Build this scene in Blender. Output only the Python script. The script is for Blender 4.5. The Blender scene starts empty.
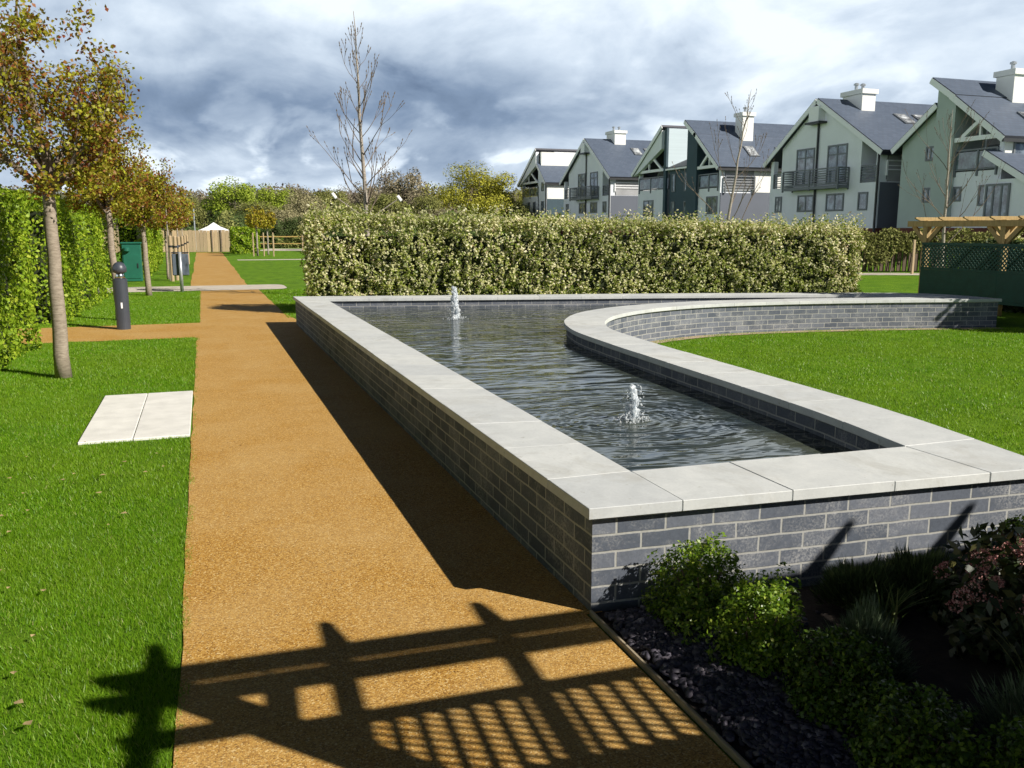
import bpy, bmesh, math, random
import numpy as np
from mathutils import Vector, Matrix, noise as mnoise

R = math.radians
random.seed(7)
rng = np.random.default_rng(11)
sc = bpy.context.scene
col = sc.collection

# ------------------------------------------------------------------ camera
cam_d = bpy.data.cameras.new('camera')
cam = bpy.data.objects.new('camera', cam_d)
col.objects.link(cam)
cam.location = (0, 0, 1.6)
cam.rotation_euler = (R(90 - 10.14), 0, R(-19.33))
cam_d.sensor_width = 36
cam_d.lens = 867 / 1024 * 36
cam_d.clip_start = 0.05
cam_d.clip_end = 3000
sc.camera = cam

# ------------------------------------------------------------------ sun, sky, exposure
SUN_TRAVEL = Vector((-0.425, 0.454, -0.445)).normalized()
SUN_EL = math.asin(-SUN_TRAVEL.z)
SUN_AZ = math.atan2(-SUN_TRAVEL.x, -SUN_TRAVEL.y)
sun_d = bpy.data.lights.new('sun', 'SUN')
sun_d.energy = 5.0
sun_d.angle = R(0.5)
sun_d.color = (1.0, 0.94, 0.84)
sun = bpy.data.objects.new('sun', sun_d)
col.objects.link(sun)
sun.rotation_euler = SUN_TRAVEL.to_track_quat('-Z', 'Y').to_euler()
sun.location = (20, -20, 30)

sc.view_settings.view_transform = 'Standard'
sc.view_settings.look = 'None'
sc.view_settings.exposure = 0.47
sc.view_settings.gamma = 1.0

world = bpy.data.worlds.new('World')
sc.world = world
world.use_nodes = True
wt = world.node_tree
wt.nodes.clear()


def wn(t, **k):
    n = wt.nodes.new(t)
    for a, b in k.items():
        setattr(n, a, b)
    return n


def wmath(op, a, b=None, c=None, clamp=False):
    n = wn('ShaderNodeMath', operation=op, use_clamp=clamp)
    for i, v in enumerate((a, b, c)):
        if v is None:
            continue
        if isinstance(v, (int, float)):
            n.inputs[i].default_value = v
        else:
            wt.links.new(v, n.inputs[i])
    return n.outputs[0]


def build_world():
    L = wt.links.new
    tc = wn('ShaderNodeTexCoord')
    sky = wn('ShaderNodeTexSky')
    sky.sky_type = 'NISHITA'
    sky.sun_disc = False
    sky.sun_elevation = SUN_EL
    sky.sun_rotation = SUN_AZ
    sky.air_density = 0.3
    sky.dust_density = 0.1
    sky.ozone_density = 2.0
    sky.altitude = 4000
    bg_sky = wn('ShaderNodeBackground')
    bg_sky.inputs['Strength'].default_value = 0.05
    L(sky.outputs[0], bg_sky.inputs['Color'])
    sep = wn('ShaderNodeSeparateXYZ')
    L(tc.outputs['Generated'], sep.inputs[0])
    z = wmath('MAXIMUM', sep.outputs[2], 0.0)
    den = wmath('ADD', z, 0.34)
    px = wmath('DIVIDE', sep.outputs[0], den)
    py = wmath('DIVIDE', sep.outputs[1], den)
    comb = wn('ShaderNodeCombineXYZ')
    L(px, comb.inputs[0])
    L(py, comb.inputs[1])

    def nz(scale, detail, rough, dist, off):
        mp = wn('ShaderNodeMapping')
        mp.inputs['Location'].default_value = off
        mp.inputs['Scale'].default_value = (1.0, 0.8, 1.0)
        L(comb.outputs[0], mp.inputs[0])
        n = wn('ShaderNodeTexNoise')
        n.inputs['Scale'].default_value = scale
        n.inputs['Detail'].default_value = detail
        n.inputs['Roughness'].default_value = rough
        n.inputs['Distortion'].default_value = dist
        L(mp.outputs[0], n.inputs['Vector'])
        return n.outputs['Fac']
    big = nz(1.1, 4, 0.5, 0.25, (3.1, 1.7, 0))
    mid = nz(3.2, 7, 0.55, 0.35, (0.4, 5.2, 0))
    fine = nz(9.0, 8, 0.6, 0.2, (7.7, 2.2, 0))
    # elevation in degrees
    el = wmath('MULTIPLY', wmath('ARCSINE', sep.outputs[2]), 57.2958)
    az = wmath('MULTIPLY', wmath('ARCTAN2', sep.outputs[0], sep.outputs[1]), 57.2958)

    def bump(v, c, w):
        d = wmath('DIVIDE', wmath('SUBTRACT', v, c), w)
        return wmath('EXPONENT', wmath('MULTIPLY', wmath('MULTIPLY', d, d), -1.0))
    # a heavy cloud bank low in the north-west, thinner bright cloud above and to the north-east
    bank = wmath('MULTIPLY', bump(el, 7.4, 2.9), bump(az, 4.0, 20.0))
    bright = wmath('MULTIPLY', bump(el, 13.0, 5.5), bump(az, 22.0, 32.0))
    east = bump(az, 52.0, 22.0)
    t = wmath('MULTIPLY', wmath('SUBTRACT', big, 0.5), 1.1)
    t = wmath('ADD', t, wmath('MULTIPLY', wmath('SUBTRACT', mid, 0.5), 1.2))
    t = wmath('ADD', t, wmath('MULTIPLY', wmath('SUBTRACT', fine, 0.5), 0.28))
    t = wmath('ADD', t, 0.58)
    t = wmath('SUBTRACT', t, wmath('MULTIPLY', bank, 0.42))
    puff = wn('ShaderNodeMapRange', interpolation_type='SMOOTHSTEP')
    L(nz(4.2, 7, 0.5, 0.3, (2.3, 9.1, 0)), puff.inputs[0])
    puff.inputs[1].default_value = 0.50
    puff.inputs[2].default_value = 0.62
    t = wmath('ADD', t, wmath('MULTIPLY', wmath('MULTIPLY', puff.outputs[0], bump(el, 3.2, 3.4)), 0.42))
    t = wmath('ADD', t, wmath('MULTIPLY', wmath('MULTIPLY', puff.outputs[0], bump(el, 10.0, 6.0)), 0.10))
    t = wmath('ADD', t, wmath('MULTIPLY', bright, 0.20))
    t = wmath('ADD', t, wmath('MULTIPLY', bump(az, -95.0, 50.0), 0.60))  # unseen western cloud brightened to light the shaded gables
    t = wmath('ADD', t, wmath('MULTIPLY', east, 0.13), clamp=True)
    ramp = wn('ShaderNodeValToRGB')
    cr = ramp.color_ramp
    cr.elements[0].position = 0.0
    cr.elements[0].color = (0.110, 0.160, 0.245, 1)
    cr.elements[1].position = 1.0
    cr.elements[1].color = (0.69, 0.76, 0.82, 1)
    for p, c in ((0.25, (0.175, 0.240, 0.345, 1)), (0.5, (0.31, 0.385, 0.49, 1)), (0.75, (0.49, 0.57, 0.665, 1))):
        e = cr.elements.new(p)
        e.color = c
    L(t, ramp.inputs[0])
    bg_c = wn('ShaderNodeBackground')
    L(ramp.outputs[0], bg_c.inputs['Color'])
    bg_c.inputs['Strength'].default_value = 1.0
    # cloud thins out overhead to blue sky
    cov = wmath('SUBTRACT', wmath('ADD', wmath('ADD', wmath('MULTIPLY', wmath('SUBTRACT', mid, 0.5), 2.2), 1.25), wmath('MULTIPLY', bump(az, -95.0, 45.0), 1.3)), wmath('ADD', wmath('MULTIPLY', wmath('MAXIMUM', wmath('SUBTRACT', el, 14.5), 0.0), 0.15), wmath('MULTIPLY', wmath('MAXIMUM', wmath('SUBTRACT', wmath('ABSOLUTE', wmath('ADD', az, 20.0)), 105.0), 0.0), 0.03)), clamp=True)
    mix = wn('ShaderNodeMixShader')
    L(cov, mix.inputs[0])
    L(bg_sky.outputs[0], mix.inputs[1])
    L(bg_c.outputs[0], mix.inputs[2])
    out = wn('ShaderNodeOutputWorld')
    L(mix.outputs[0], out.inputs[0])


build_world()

# ------------------------------------------------------------------ materials
MATS = {}


def new_mat(name):
    m = bpy.data.materials.new(name)
    m.use_nodes = True
    MATS[name] = m
    return m, m.node_tree, m.node_tree.nodes['Principled BSDF']


def node(nt, t, **k):
    n = nt.nodes.new(t)
    for a, b in k.items():
        setattr(n, a, b)
    return n


def vec(nt, scale=(1, 1, 1), src='Object'):
    tc = node(nt, 'ShaderNodeTexCoord')
    mp = node(nt, 'ShaderNodeMapping')
    mp.inputs['Scale'].default_value = scale
    nt.links.new(tc.outputs[src], mp.inputs[0])
    return mp.outputs[0]


def noise(nt, v, scale, detail=4, rough=0.55, dist=0.0):
    n = node(nt, 'ShaderNodeTexNoise')
    n.inputs['Scale'].default_value = scale
    n.inputs['Detail'].default_value = detail
    n.inputs['Roughness'].default_value = rough
    n.inputs['Distortion'].default_value = dist
    nt.links.new(v, n.inputs['Vector'])
    return n.outputs['Fac']


def ramp(nt, fac, stops, interp='LINEAR'):
    r = node(nt, 'ShaderNodeValToRGB')
    c = r.color_ramp
    c.interpolation = interp
    while len(c.elements) < len(stops):
        c.elements.new(0.5)
    for e, (p, k) in zip(c.elements, stops):
        e.position = p
        e.color = (*k, 1) if len(k) == 3 else k
    nt.links.new(fac, r.inputs[0])
    return r.outputs[0]


def mixc(nt, fac, a, b, mode='MIX'):
    m = node(nt, 'ShaderNodeMix', data_type='RGBA', blend_type=mode)
    for i, v in ((0, fac), (6, a), (7, b)):
        if isinstance(v, (int, float)):
            m.inputs[i].default_value = v
        elif isinstance(v, tuple):
            m.inputs[i].default_value = (*v, 1)
        else:
            nt.links.new(v, m.inputs[i])
    return m.outputs[2]


def add_bump(nt, bsdf, h, strength=0.3, dist=0.01):
    b = node(nt, 'ShaderNodeBump')
    b.inputs['Strength'].default_value = strength
    b.inputs['Distance'].default_value = dist
    nt.links.new(h, b.inputs['Height'])
    nt.links.new(b.outputs[0], bsdf.inputs['Normal'])
    return b


def plain(name, c, rough=0.6, var=0.12, scale=3.0, bump=0.0, bscale=40, metal=0.0, spec=0.5, stretch=(1, 1, 1)):
    m, nt, b = new_mat(name)
    v = vec(nt, stretch)
    n = noise(nt, v, scale, 5, 0.6)
    lo = tuple(x * (1 - var) for x in c)
    hi = tuple(min(1, x * (1 + var)) for x in c)
    nt.links.new(ramp(nt, n, [(0.3, lo), (0.7, hi)]), b.inputs['Base Color'])
    b.inputs['Roughness'].default_value = rough
    b.inputs['Metallic'].default_value = metal
    b.inputs['Specular IOR Level'].default_value = spec
    if bump:
        add_bump(nt, b, noise(nt, v, bscale, 4), bump, 0.01)
    return m


def leaf(name, stops, transl=0.3, rough=0.55, spec=0.3, patch=None):
    """per-leaf colour from a ramp, some light passing through"""
    m, nt, b = new_mat(name)
    g = node(nt, 'ShaderNodeNewGeometry')
    c = ramp(nt, g.outputs['Random Per Island'], stops)
    if patch:
        v = vec(nt)
        n = noise(nt, v, patch[0], 3, 0.5)
        c = mixc(nt, ramp(nt, n, [(0.4, (0, 0, 0)), (0.62, (1, 1, 1))]), c, mixc(nt, patch[2], c, patch[1]))
    nt.links.new(c, b.inputs['Base Color'])
    b.inputs['Roughness'].default_value = rough
    b.inputs['Specular IOR Level'].default_value = spec
    t = node(nt, 'ShaderNodeBsdfTranslucent')
    nt.links.new(c, t.inputs['Color'])
    mx = node(nt, 'ShaderNodeMixShader')
    mx.inputs[0].default_value = transl
    nt.links.new(b.outputs[0], mx.inputs[1])
    nt.links.new(t.outputs[0], mx.inputs[2])
    nt.links.new(mx.outputs[0], nt.nodes['Material Output'].inputs[0])
    return m


def cluster_leaf(name, stops, scale=6.0, transl=0.35):
    """leaf colour that runs in clusters along the twigs, with some leaf to leaf change"""
    m = leaf(name, stops, transl, 0.45, 0.4)
    nt = m.node_tree
    r = [n for n in nt.nodes if n.type == 'VALTORGB'][0]
    g = [n for n in nt.nodes if n.type == 'NEW_GEOMETRY'][0]
    n1 = noise(nt, vec(nt), scale, 2, 0.5)
    mr = node(nt, 'ShaderNodeMapRange')
    nt.links.new(n1, mr.inputs[0])
    mr.inputs[1].default_value = 0.29
    mr.inputs[2].default_value = 0.70
    mu = node(nt, 'ShaderNodeMath', operation='MULTIPLY')
    nt.links.new(g.outputs['Random Per Island'], mu.inputs[0])
    mu.inputs[1].default_value = 0.34
    ma = node(nt, 'ShaderNodeMath', operation='MULTIPLY_ADD')
    nt.links.new(mr.outputs[0], ma.inputs[0])
    ma.inputs[1].default_value = 0.66
    nt.links.new(mu.outputs[0], ma.inputs[2])
    nt.links.new(ma.outputs[0], r.inputs[0])
    return m


def mat_path():
    m, nt, b = new_mat('resin_gravel')
    v = vec(nt)
    vo = node(nt, 'ShaderNodeTexVoronoi')
    vo.inputs['Scale'].default_value = 190
    nt.links.new(v, vo.inputs['Vector'])
    sep = node(nt, 'ShaderNodeSeparateColor')
    nt.links.new(vo.outputs['Color'], sep.inputs[0])
    c = ramp(nt, sep.outputs[0], [(0.0, (0.15, 0.068, 0.012)), (0.25, (0.34, 0.170, 0.030)), (0.6, (0.47, 0.255, 0.052)), (0.85, (0.54, 0.325, 0.085)), (1.0, (0.70, 0.52, 0.25))])
    big = noise(nt, v, 1.3, 6, 0.65, 0.3)
    c = mixc(nt, ramp(nt, big, [(0.38, (0, 0, 0)), (0.72, (1, 1, 1))]), c, mixc(nt, 0.45, c, (0.55, 0.385, 0.17)))
    streak = noise(nt, vec(nt, (0.5, 3.0, 1)), 2.2, 5, 0.6)
    c = mixc(nt, ramp(nt, streak, [(0.45, (0, 0, 0)), (0.75, (0.5, 0.5, 0.5))]), c, mixc(nt, 0.35, c, (0.40, 0.21, 0.045)))
    nt.links.new(c, b.inputs['Base Color'])
    b.inputs['Roughness'].default_value = 0.75
    b.inputs['Specular IOR Level'].default_value = 0.25
    add_bump(nt, b, vo.outputs['Distance'], 0.45, 0.003).invert = True
    return m


def mat_brick():
    m, nt, b = new_mat('blue_grey_brick')
    tc = node(nt, 'ShaderNodeTexCoord')
    br = node(nt, 'ShaderNodeTexBrick')
    br.offset = 0.5
    br.inputs['Scale'].default_value = 1.0
    br.inputs['Brick Width'].default_value = 0.225
    br.inputs['Row Height'].default_value = 0.075
    br.inputs['Mortar Size'].default_value = 0.0055
    br.inputs['Mortar Smooth'].default_value = 0.25
    br.inputs['Bias'].default_value = 0.0
    br.inputs['Color1'].default_value = (0.088, 0.102, 0.130, 1)
    br.inputs['Color2'].default_value = (0.155, 0.170, 0.205, 1)
    br.inputs['Mortar'].default_value = (0.37, 0.37, 0.35, 1)
    # hand-laid wobble
    wob = node(nt, 'ShaderNodeTexNoise')
    wob.inputs['Scale'].default_value = 6
    nt.links.new(tc.outputs['UV'], wob.inputs['Vector'])
    vm = node(nt, 'ShaderNodeVectorMath', operation='SCALE')
    vm.inputs['Scale'].default_value = 0.010
    nt.links.new(wob.outputs['Color'], vm.inputs[0])
    va = node(nt, 'ShaderNodeVectorMath', operation='ADD')
    nt.links.new(tc.outputs['UV'], va.inputs[0])
    nt.links.new(vm.outputs[0], va.inputs[1])
    nt.links.new(va.outputs[0], br.inputs['Vector'])
    v = tc.outputs['Object']
    n1 = noise(nt, v, 60, 6, 0.7)
    c = mixc(nt, 0.35, br.outputs['Color'], mixc(nt, 1.0, br.outputs['Color'], ramp(nt, n1, [(0.3, (0.55, 0.55, 0.55)), (0.7, (1.4, 1.4, 1.4))]), 'MULTIPLY'))
    # lime bloom washed down the face in patches
    n2 = noise(nt, v, 3.0, 6, 0.75, 0.4)
    n3 = noise(nt, v, 90, 4, 0.7)
    mm = node(nt, 'ShaderNodeMath', operation='MULTIPLY')
    nt.links.new(ramp(nt, n2, [(0.46, (0, 0, 0)), (0.68, (1, 1, 1))]), mm.inputs[0])
    nt.links.new(ramp(nt, n3, [(0.42, (0, 0, 0)), (0.62, (0.8, 0.8, 0.8))]), mm.inputs[1])
    c = mixc(nt, mm.outputs[0], c, (0.42, 0.42, 0.42))
    nt.links.new(c, b.inputs['Base Color'])
    b.inputs['Roughness'].default_value = 0.85
    b.inputs['Specular IOR Level'].default_value = 0.12
    inv = node(nt, 'ShaderNodeMath', operation='SUBTRACT')
    inv.inputs[0].default_value = 1.0
    nt.links.new(br.outputs['Fac'], inv.inputs[1])
    ad = node(nt, 'ShaderNodeMath', operation='MULTIPLY_ADD')
    nt.links.new(n1, ad.inputs[0])
    ad.inputs[1].default_value = 0.25
    nt.links.new(inv.outputs[0], ad.inputs[2])
    add_bump(nt, b, ad.outputs[0], 0.5, 0.006)
    return m


def mat_coping():
    m, nt, b = new_mat('pale_coping_stone')
    v = vec(nt)
    n = noise(nt, v, 5, 7, 0.7, 0.6)
    c = ramp(nt, n, [(0.3, (0.50, 0.52, 0.525)), (0.55, (0.575, 0.595, 0.595)), (0.75, (0.63, 0.645, 0.64))])
    g = node(nt, 'ShaderNodeNewGeometry')
    c = mixc(nt, 0.6, c, mixc(nt, 1.0, c, ramp(nt, g.outputs['Random Per Island'], [(0, (0.86, 0.87, 0.89)), (1, (1.08, 1.07, 1.04))]), 'MULTIPLY'))
    n2 = noise(nt, v, 70, 5, 0.7)
    c = mixc(nt, 0.35, c, mixc(nt, 1.0, c, ramp(nt, n2, [(0.3, (0.8, 0.8, 0.8)), (0.7, (1.1, 1.1, 1.1))]), 'MULTIPLY'))
    st = noise(nt, vec(nt, (1, 1, 1)), 2.1, 6, 0.75, 1.0)
    c = mixc(nt, ramp(nt, st, [(0.52, (0, 0, 0)), (0.72, (0.6, 0.6, 0.6))]), c, (0.38, 0.375, 0.34))
    sp = noise(nt, v, 26, 3, 0.6)
    c = mixc(nt, ramp(nt, sp, [(0.68, (0, 0, 0)), (0.74, (0.55, 0.55, 0.55))]), c, (0.30, 0.30, 0.26))
    nt.links.new(c, b.inputs['Base Color'])
    b.inputs['Roughness'].default_value = 0.7
    b.inputs['Specular IOR Level'].default_value = 0.3
    add_bump(nt, b, n2, 0.12, 0.004)
    return m


FOUNTS = ((3.37, 12.1), (2.69, 5.19))


def mat_water():
    m, nt, b = new_mat('pond_water')
    tc = node(nt, 'ShaderNodeTexCoord')
    P = tc.outputs['Object']
    n = noise(nt, vec(nt, (0.3, 0.3, 1)), 3.0, 5, 0.6, 0.8)
    nt.links.new(ramp(nt, n, [(0.35, (0.020, 0.032, 0.040)), (0.7, (0.066, 0.076, 0.056))]), b.inputs['Base Color'])
    b.inputs['Roughness'].default_value = 0.03
    b.inputs['IOR'].default_value = 1.33
    b.inputs['Specular IOR Level'].default_value = 0.62
    w1 = noise(nt, vec(nt, (0.7, 2.1, 1)), 2.1, 1, 0.3, 0.8)
    w2 = noise(nt, vec(nt, (1.0, 2.4, 1)), 6.0, 1, 0.4, 0.5)
    add = node(nt, 'ShaderNodeMath', operation='MULTIPLY_ADD')
    nt.links.new(w2, add.inputs[0])
    add.inputs[1].default_value = 0.16
    nt.links.new(w1, add.inputs[2])
    tot = add.outputs[0]
    for fx, fy in FOUNTS:
        d = node(nt, 'ShaderNodeVectorMath', operation='DISTANCE')
        nt.links.new(P, d.inputs[0])
        d.inputs[1].default_value = (fx, fy, 0.315)
        r = d.outputs['Value']
        s = node(nt, 'ShaderNodeMath', operation='MULTIPLY')
        nt.links.new(r, s.inputs[0])
        s.inputs[1].default_value = 48
        w = node(nt, 'ShaderNodeMath', operation='MULTIPLY_ADD')   # wobble
        nt.links.new(w2, w.inputs[0])
        w.inputs[1].default_value = 7
        nt.links.new(s.outputs[0], w.inputs[2])
        si = node(nt, 'ShaderNodeMath', operation='SINE')
        nt.links.new(w.outputs[0], si.inputs[0])
        fall = node(nt, 'ShaderNodeMapRange')
        nt.links.new(r, fall.inputs[0])
        fall.inputs[1].default_value = 0.0
        fall.inputs[2].default_value = 1.3
        fall.inputs[3].default_value = 0.16
        fall.inputs[4].default_value = 0.0
        mu = node(nt, 'ShaderNodeMath', operation='MULTIPLY_ADD')
        nt.links.new(si.outputs[0], mu.inputs[0])
        nt.links.new(fall.outputs[0], mu.inputs[1])
        nt.links.new(tot, mu.inputs[2])
        tot = mu.outputs[0]
    add_bump(nt, b, tot, 1.0, 0.026)
    return m


def mat_timber(name, c, dark=0.6):
    m, nt, b = new_mat(name)
    v = vec(nt, (1, 1, 1))
    n = noise(nt, vec(nt, (14, 14, 1.2)), 2.0, 6, 0.65, 0.5)
    g = node(nt, 'ShaderNodeNewGeometry')
    cc = ramp(nt, n, [(0.3, tuple(x * dark for x in c)), (0.7, c)])
    cc = mixc(nt, 1.0, cc, ramp(nt, g.outputs['Random Per Island'], [(0, (0.72, 0.72, 0.72)), (1, (1.2, 1.17, 1.1))]), 'MULTIPLY')
    nt.links.new(cc, b.inputs['Base Color'])
    b.inputs['Roughness'].default_value = 0.75
    add_bump(nt, b, n, 0.2, 0.004)
    return m


def mat_bark(name, a, c, bands=True):
    m, nt, b = new_mat(name)
    n = noise(nt, vec(nt, (6, 6, 22) if bands else (14, 14, 3)), 2.2, 6, 0.7, 0.5)
    nt.links.new(ramp(nt, n, [(0.32, a), (0.62, c)]), b.inputs['Base Color'])
    b.inputs['Roughness'].default_value = 0.85
    add_bump(nt, b, n, 0.4, 0.01)
    return m


def mat_ground():
    m, nt, b = new_mat('lawn_soil')
    v = vec(nt)
    n = noise(nt, v, 1.6, 6, 0.6)
    n2 = noise(nt, v, 55, 5, 0.75)
    n3 = noise(nt, vec(nt, (1, 0.35, 1)), 2.6, 6, 0.7)
    c = ramp(nt, n, [(0.35, (0.105, 0.235, 0.009)), (0.65, (0.155, 0.290, 0.014))])
    c = mixc(nt, 0.8, c, mixc(nt, 1.0, c, ramp(nt, n2, [(0.32, (0.45, 0.45, 0.4)), (0.68, (1.35, 1.3, 1.2))]), 'MULTIPLY'))
    c = mixc(nt, 0.9, c, mixc(nt, 1.0, c, ramp(nt, n3, [(0.35, (0.62, 0.68, 0.7)), (0.65, (1.15, 1.1, 1.2))]), 'MULTIPLY'))
    nt.links.new(c, b.inputs['Base Color'])
    b.inputs['Roughness'].default_value = 0.9
    b.inputs['Specular IOR Level'].default_value = 0.15
    add_bump(nt, b, n2, 0.8, 0.03)
    return m


def mat_roof():
    m, nt, b = new_mat('blue_slate')
    tc = node(nt, 'ShaderNodeTexCoord')
    br = node(nt, 'ShaderNodeTexBrick')
    br.inputs['Scale'].default_value = 1.0
    br.inputs['Brick Width'].default_value = 0.3
    br.inputs['Row Height'].default_value = 0.22
    br.inputs['Mortar Size'].default_value = 0.006
    br.inputs['Color1'].default_value = (0.078, 0.104, 0.150, 1)
    br.inputs['Color2'].default_value = (0.098, 0.126, 0.178, 1)
    br.inputs['Mortar'].default_value = (0.06, 0.062, 0.08, 1)
    nt.links.new(tc.outputs['UV'], br.inputs['Vector'])
    nt.links.new(br.outputs['Color'], b.inputs['Base Color'])
    b.inputs['Roughness'].default_value = 0.55
    return m


def mat_glass(name, c, rough=0.04, spec=1.0):
    m, nt, b = new_mat(name)
    n = noise(nt, vec(nt), 2.3, 3, 0.6)
    nt.links.new(ramp(nt, n, [(0.38, tuple(x * 0.4 for x in c)), (0.5, c), (0.66, tuple(min(1, x * 2.0) for x in c))]), b.inputs['Base Color'])  # patchy tint puts sky reflections into the pane colour
    b.inputs['Roughness'].default_value = rough
    b.inputs['Specular IOR Level'].default_value = spec
    return m


def mat_foam():
    m, nt, b = new_mat('white_water')
    b.inputs['Base Color'].default_value = (0.93, 0.96, 0.98, 1)
    b.inputs['Roughness'].default_value = 0.12
    b.inputs['IOR'].default_value = 1.33
    t = node(nt, 'ShaderNodeBsdfTranslucent')
    t.inputs[0].default_value = (0.9, 0.94, 0.97, 1)
    tr = node(nt, 'ShaderNodeBsdfTransparent')
    tr.inputs[0].default_value = (0.95, 0.97, 0.99, 1)
    mx = node(nt, 'ShaderNodeMixShader')
    mx.inputs[0].default_value = 0.45
    nt.links.new(b.outputs[0], mx.inputs[1])
    nt.links.new(t.outputs[0], mx.inputs[2])
    m2 = node(nt, 'ShaderNodeMixShader')
    n = noise(nt, vec(nt), 45, 3, 0.6)
    nt.links.new(ramp(nt, n, [(0.4, (0.15, 0.15, 0.15)), (0.65, (0.85, 0.85, 0.85))]), m2.inputs[0])
    nt.links.new(mx.outputs[0], m2.inputs[1])
    nt.links.new(tr.outputs[0], m2.inputs[2])
    nt.links.new(m2.outputs[0], nt.nodes['Material Output'].inputs[0])
    return m


M_path = mat_path()
M_brick = mat_brick()
M_cope = mat_coping()
M_water = mat_water()
M_ground = mat_ground()
M_roof = mat_roof()
M_foam = mat_foam()
M_slab = plain('white_concrete_slab', (0.70, 0.69, 0.66), 0.8, 0.10, 6, 0.15, 80)
M_band = plain('pale_paving_band', (0.50, 0.45, 0.38), 0.85, 0.15, 4, 0.2, 60)
M_edging = plain('edging_timber', (0.30, 0.25, 0.17), 0.8, 0.3, 9, 0.3, 40)
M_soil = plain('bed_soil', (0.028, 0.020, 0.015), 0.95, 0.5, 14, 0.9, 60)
M_slate = leaf('slate_chip', [(0, (0.035, 0.033, 0.045)), (0.6, (0.075, 0.068, 0.090)), (0.93, (0.13, 0.115, 0.14)), (1, (0.30, 0.27, 0.30))], 0.0, 0.6)
M_grass = leaf('grass_blade', [(0, (0.105, 0.265, 0.006)), (0.45, (0.175, 0.375, 0.011)), (0.85, (0.270, 0.460, 0.020)), (0.95, (0.34, 0.50, 0.06)), (1, (0.60, 0.56, 0.26))], 0.5, 0.42, 0.40, (0.6, (0.26, 0.40, 0.022), 0.5))
M_hedge = leaf('hornbeam_leaf', [(0, (0.13, 0.22, 0.010)), (0.5, (0.27, 0.41, 0.022)), (0.85, (0.38, 0.50, 0.035)), (1, (0.50, 0.56, 0.06))], 0.40, 0.5, 0.3)
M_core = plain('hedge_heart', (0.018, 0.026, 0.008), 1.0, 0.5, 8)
M_varieg = leaf('variegated_leaf', [(0, (0.12, 0.18, 0.024)), (0.26, (0.27, 0.34, 0.045)), (0.46, (0.48, 0.50, 0.12)), (0.54, (0.74, 0.71, 0.38)), (0.84, (0.82, 0.77, 0.47)), (0.95, (0.90, 0.86, 0.64)), (1, (0.60, 0.44, 0.26))], 0.42, 0.42, 0.4, (0.7, (0.20, 0.26, 0.04), 0.45))
M_maple = cluster_leaf('spring_maple_leaf', [(0, (0.13, 0.030, 0.020)), (0.20, (0.27, 0.070, 0.030)), (0.36, (0.31, 0.15, 0.028)), (0.48, (0.24, 0.20, 0.020)), (0.68, (0.36, 0.36, 0.026)), (0.88, (0.44, 0.47, 0.035)), (1, (0.24, 0.36, 0.02))])
M_yellowleaf = leaf('golden_leaf', [(0, (0.26, 0.16, 0.014)), (0.5, (0.40, 0.33, 0.025)), (1, (0.48, 0.46, 0.05))], 0.35)
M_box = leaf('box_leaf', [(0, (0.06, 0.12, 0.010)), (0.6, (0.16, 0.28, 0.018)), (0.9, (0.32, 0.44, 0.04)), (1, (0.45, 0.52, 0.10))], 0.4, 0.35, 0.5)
M_boxd = leaf('shaded_box_leaf', [(0, (0.035, 0.075, 0.008)), (0.7, (0.09, 0.165, 0.014)), (1, (0.18, 0.26, 0.03))], 0.25, 0.4, 0.4)  # darker copy of the box leaf, with the bed's shade in its colour
M_lav = leaf('grey_green_needle', [(0, (0.06, 0.09, 0.05)), (0.6, (0.13, 0.18, 0.09)), (1, (0.25, 0.30, 0.20))], 0.2)
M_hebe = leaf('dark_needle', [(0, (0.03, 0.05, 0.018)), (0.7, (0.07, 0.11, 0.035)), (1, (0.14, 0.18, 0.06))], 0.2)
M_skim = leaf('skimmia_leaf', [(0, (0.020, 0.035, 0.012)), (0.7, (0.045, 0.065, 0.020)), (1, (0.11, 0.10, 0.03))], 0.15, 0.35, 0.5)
M_bud = leaf('pink_bud', [(0, (0.26, 0.07, 0.07)), (0.6, (0.72, 0.35, 0.32)), (1, (0.82, 0.58, 0.52))], 0.2)
M_strap = leaf('strap_leaf', [(0, (0.05, 0.09, 0.02)), (0.7, (0.12, 0.18, 0.04)), (1, (0.30, 0.30, 0.12))], 0.25)
M_bark = mat_bark('maple_bark', (0.17, 0.135, 0.10), (0.34, 0.285, 0.225))
M_birch = mat_bark('pale_bark', (0.17, 0.145, 0.12), (0.40, 0.35, 0.30))
M_twig = mat_bark('brown_twig', (0.10, 0.075, 0.055), (0.20, 0.155, 0.12), False)
M_fresh = mat_timber('pale_sawn_timber', (0.46, 0.35, 0.22), 0.7)
M_golden = mat_timber('golden_timber', (0.55, 0.37, 0.12), 0.7)
M_pergola = mat_timber('weathered_golden_timber', (0.42, 0.30, 0.13), 0.6)
M_greenwood = plain('dark_green_stain', (0.010, 0.060, 0.042), 0.6, 0.2, 9)
M_bollard = plain('charcoal_paint', (0.050, 0.058, 0.075), 0.4, 0.1, 5)
M_chrome = plain('satin_steel', (0.62, 0.64, 0.66), 0.25, 0.05, 5, metal=1.0)
M_greenbox = plain('green_grp', (0.012, 0.115, 0.075), 0.45, 0.12, 4)
M_greybin = plain('grey_blue_paint', (0.10, 0.125, 0.165), 0.5, 0.1, 4)
M_galv = plain('galvanised_steel', (0.42, 0.45, 0.48), 0.45, 0.1, 8, metal=0.6)
M_white = plain('white_paint', (0.87, 0.88, 0.90), 0.5, 0.03, 2)
M_render = plain('pale_grey_render', (0.80, 0.83, 0.88), 0.85, 0.05, 0.8, 0.1, 30)
M_renderw = plain('white_render', (0.80, 0.80, 0.78), 0.85, 0.04, 0.8)
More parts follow.
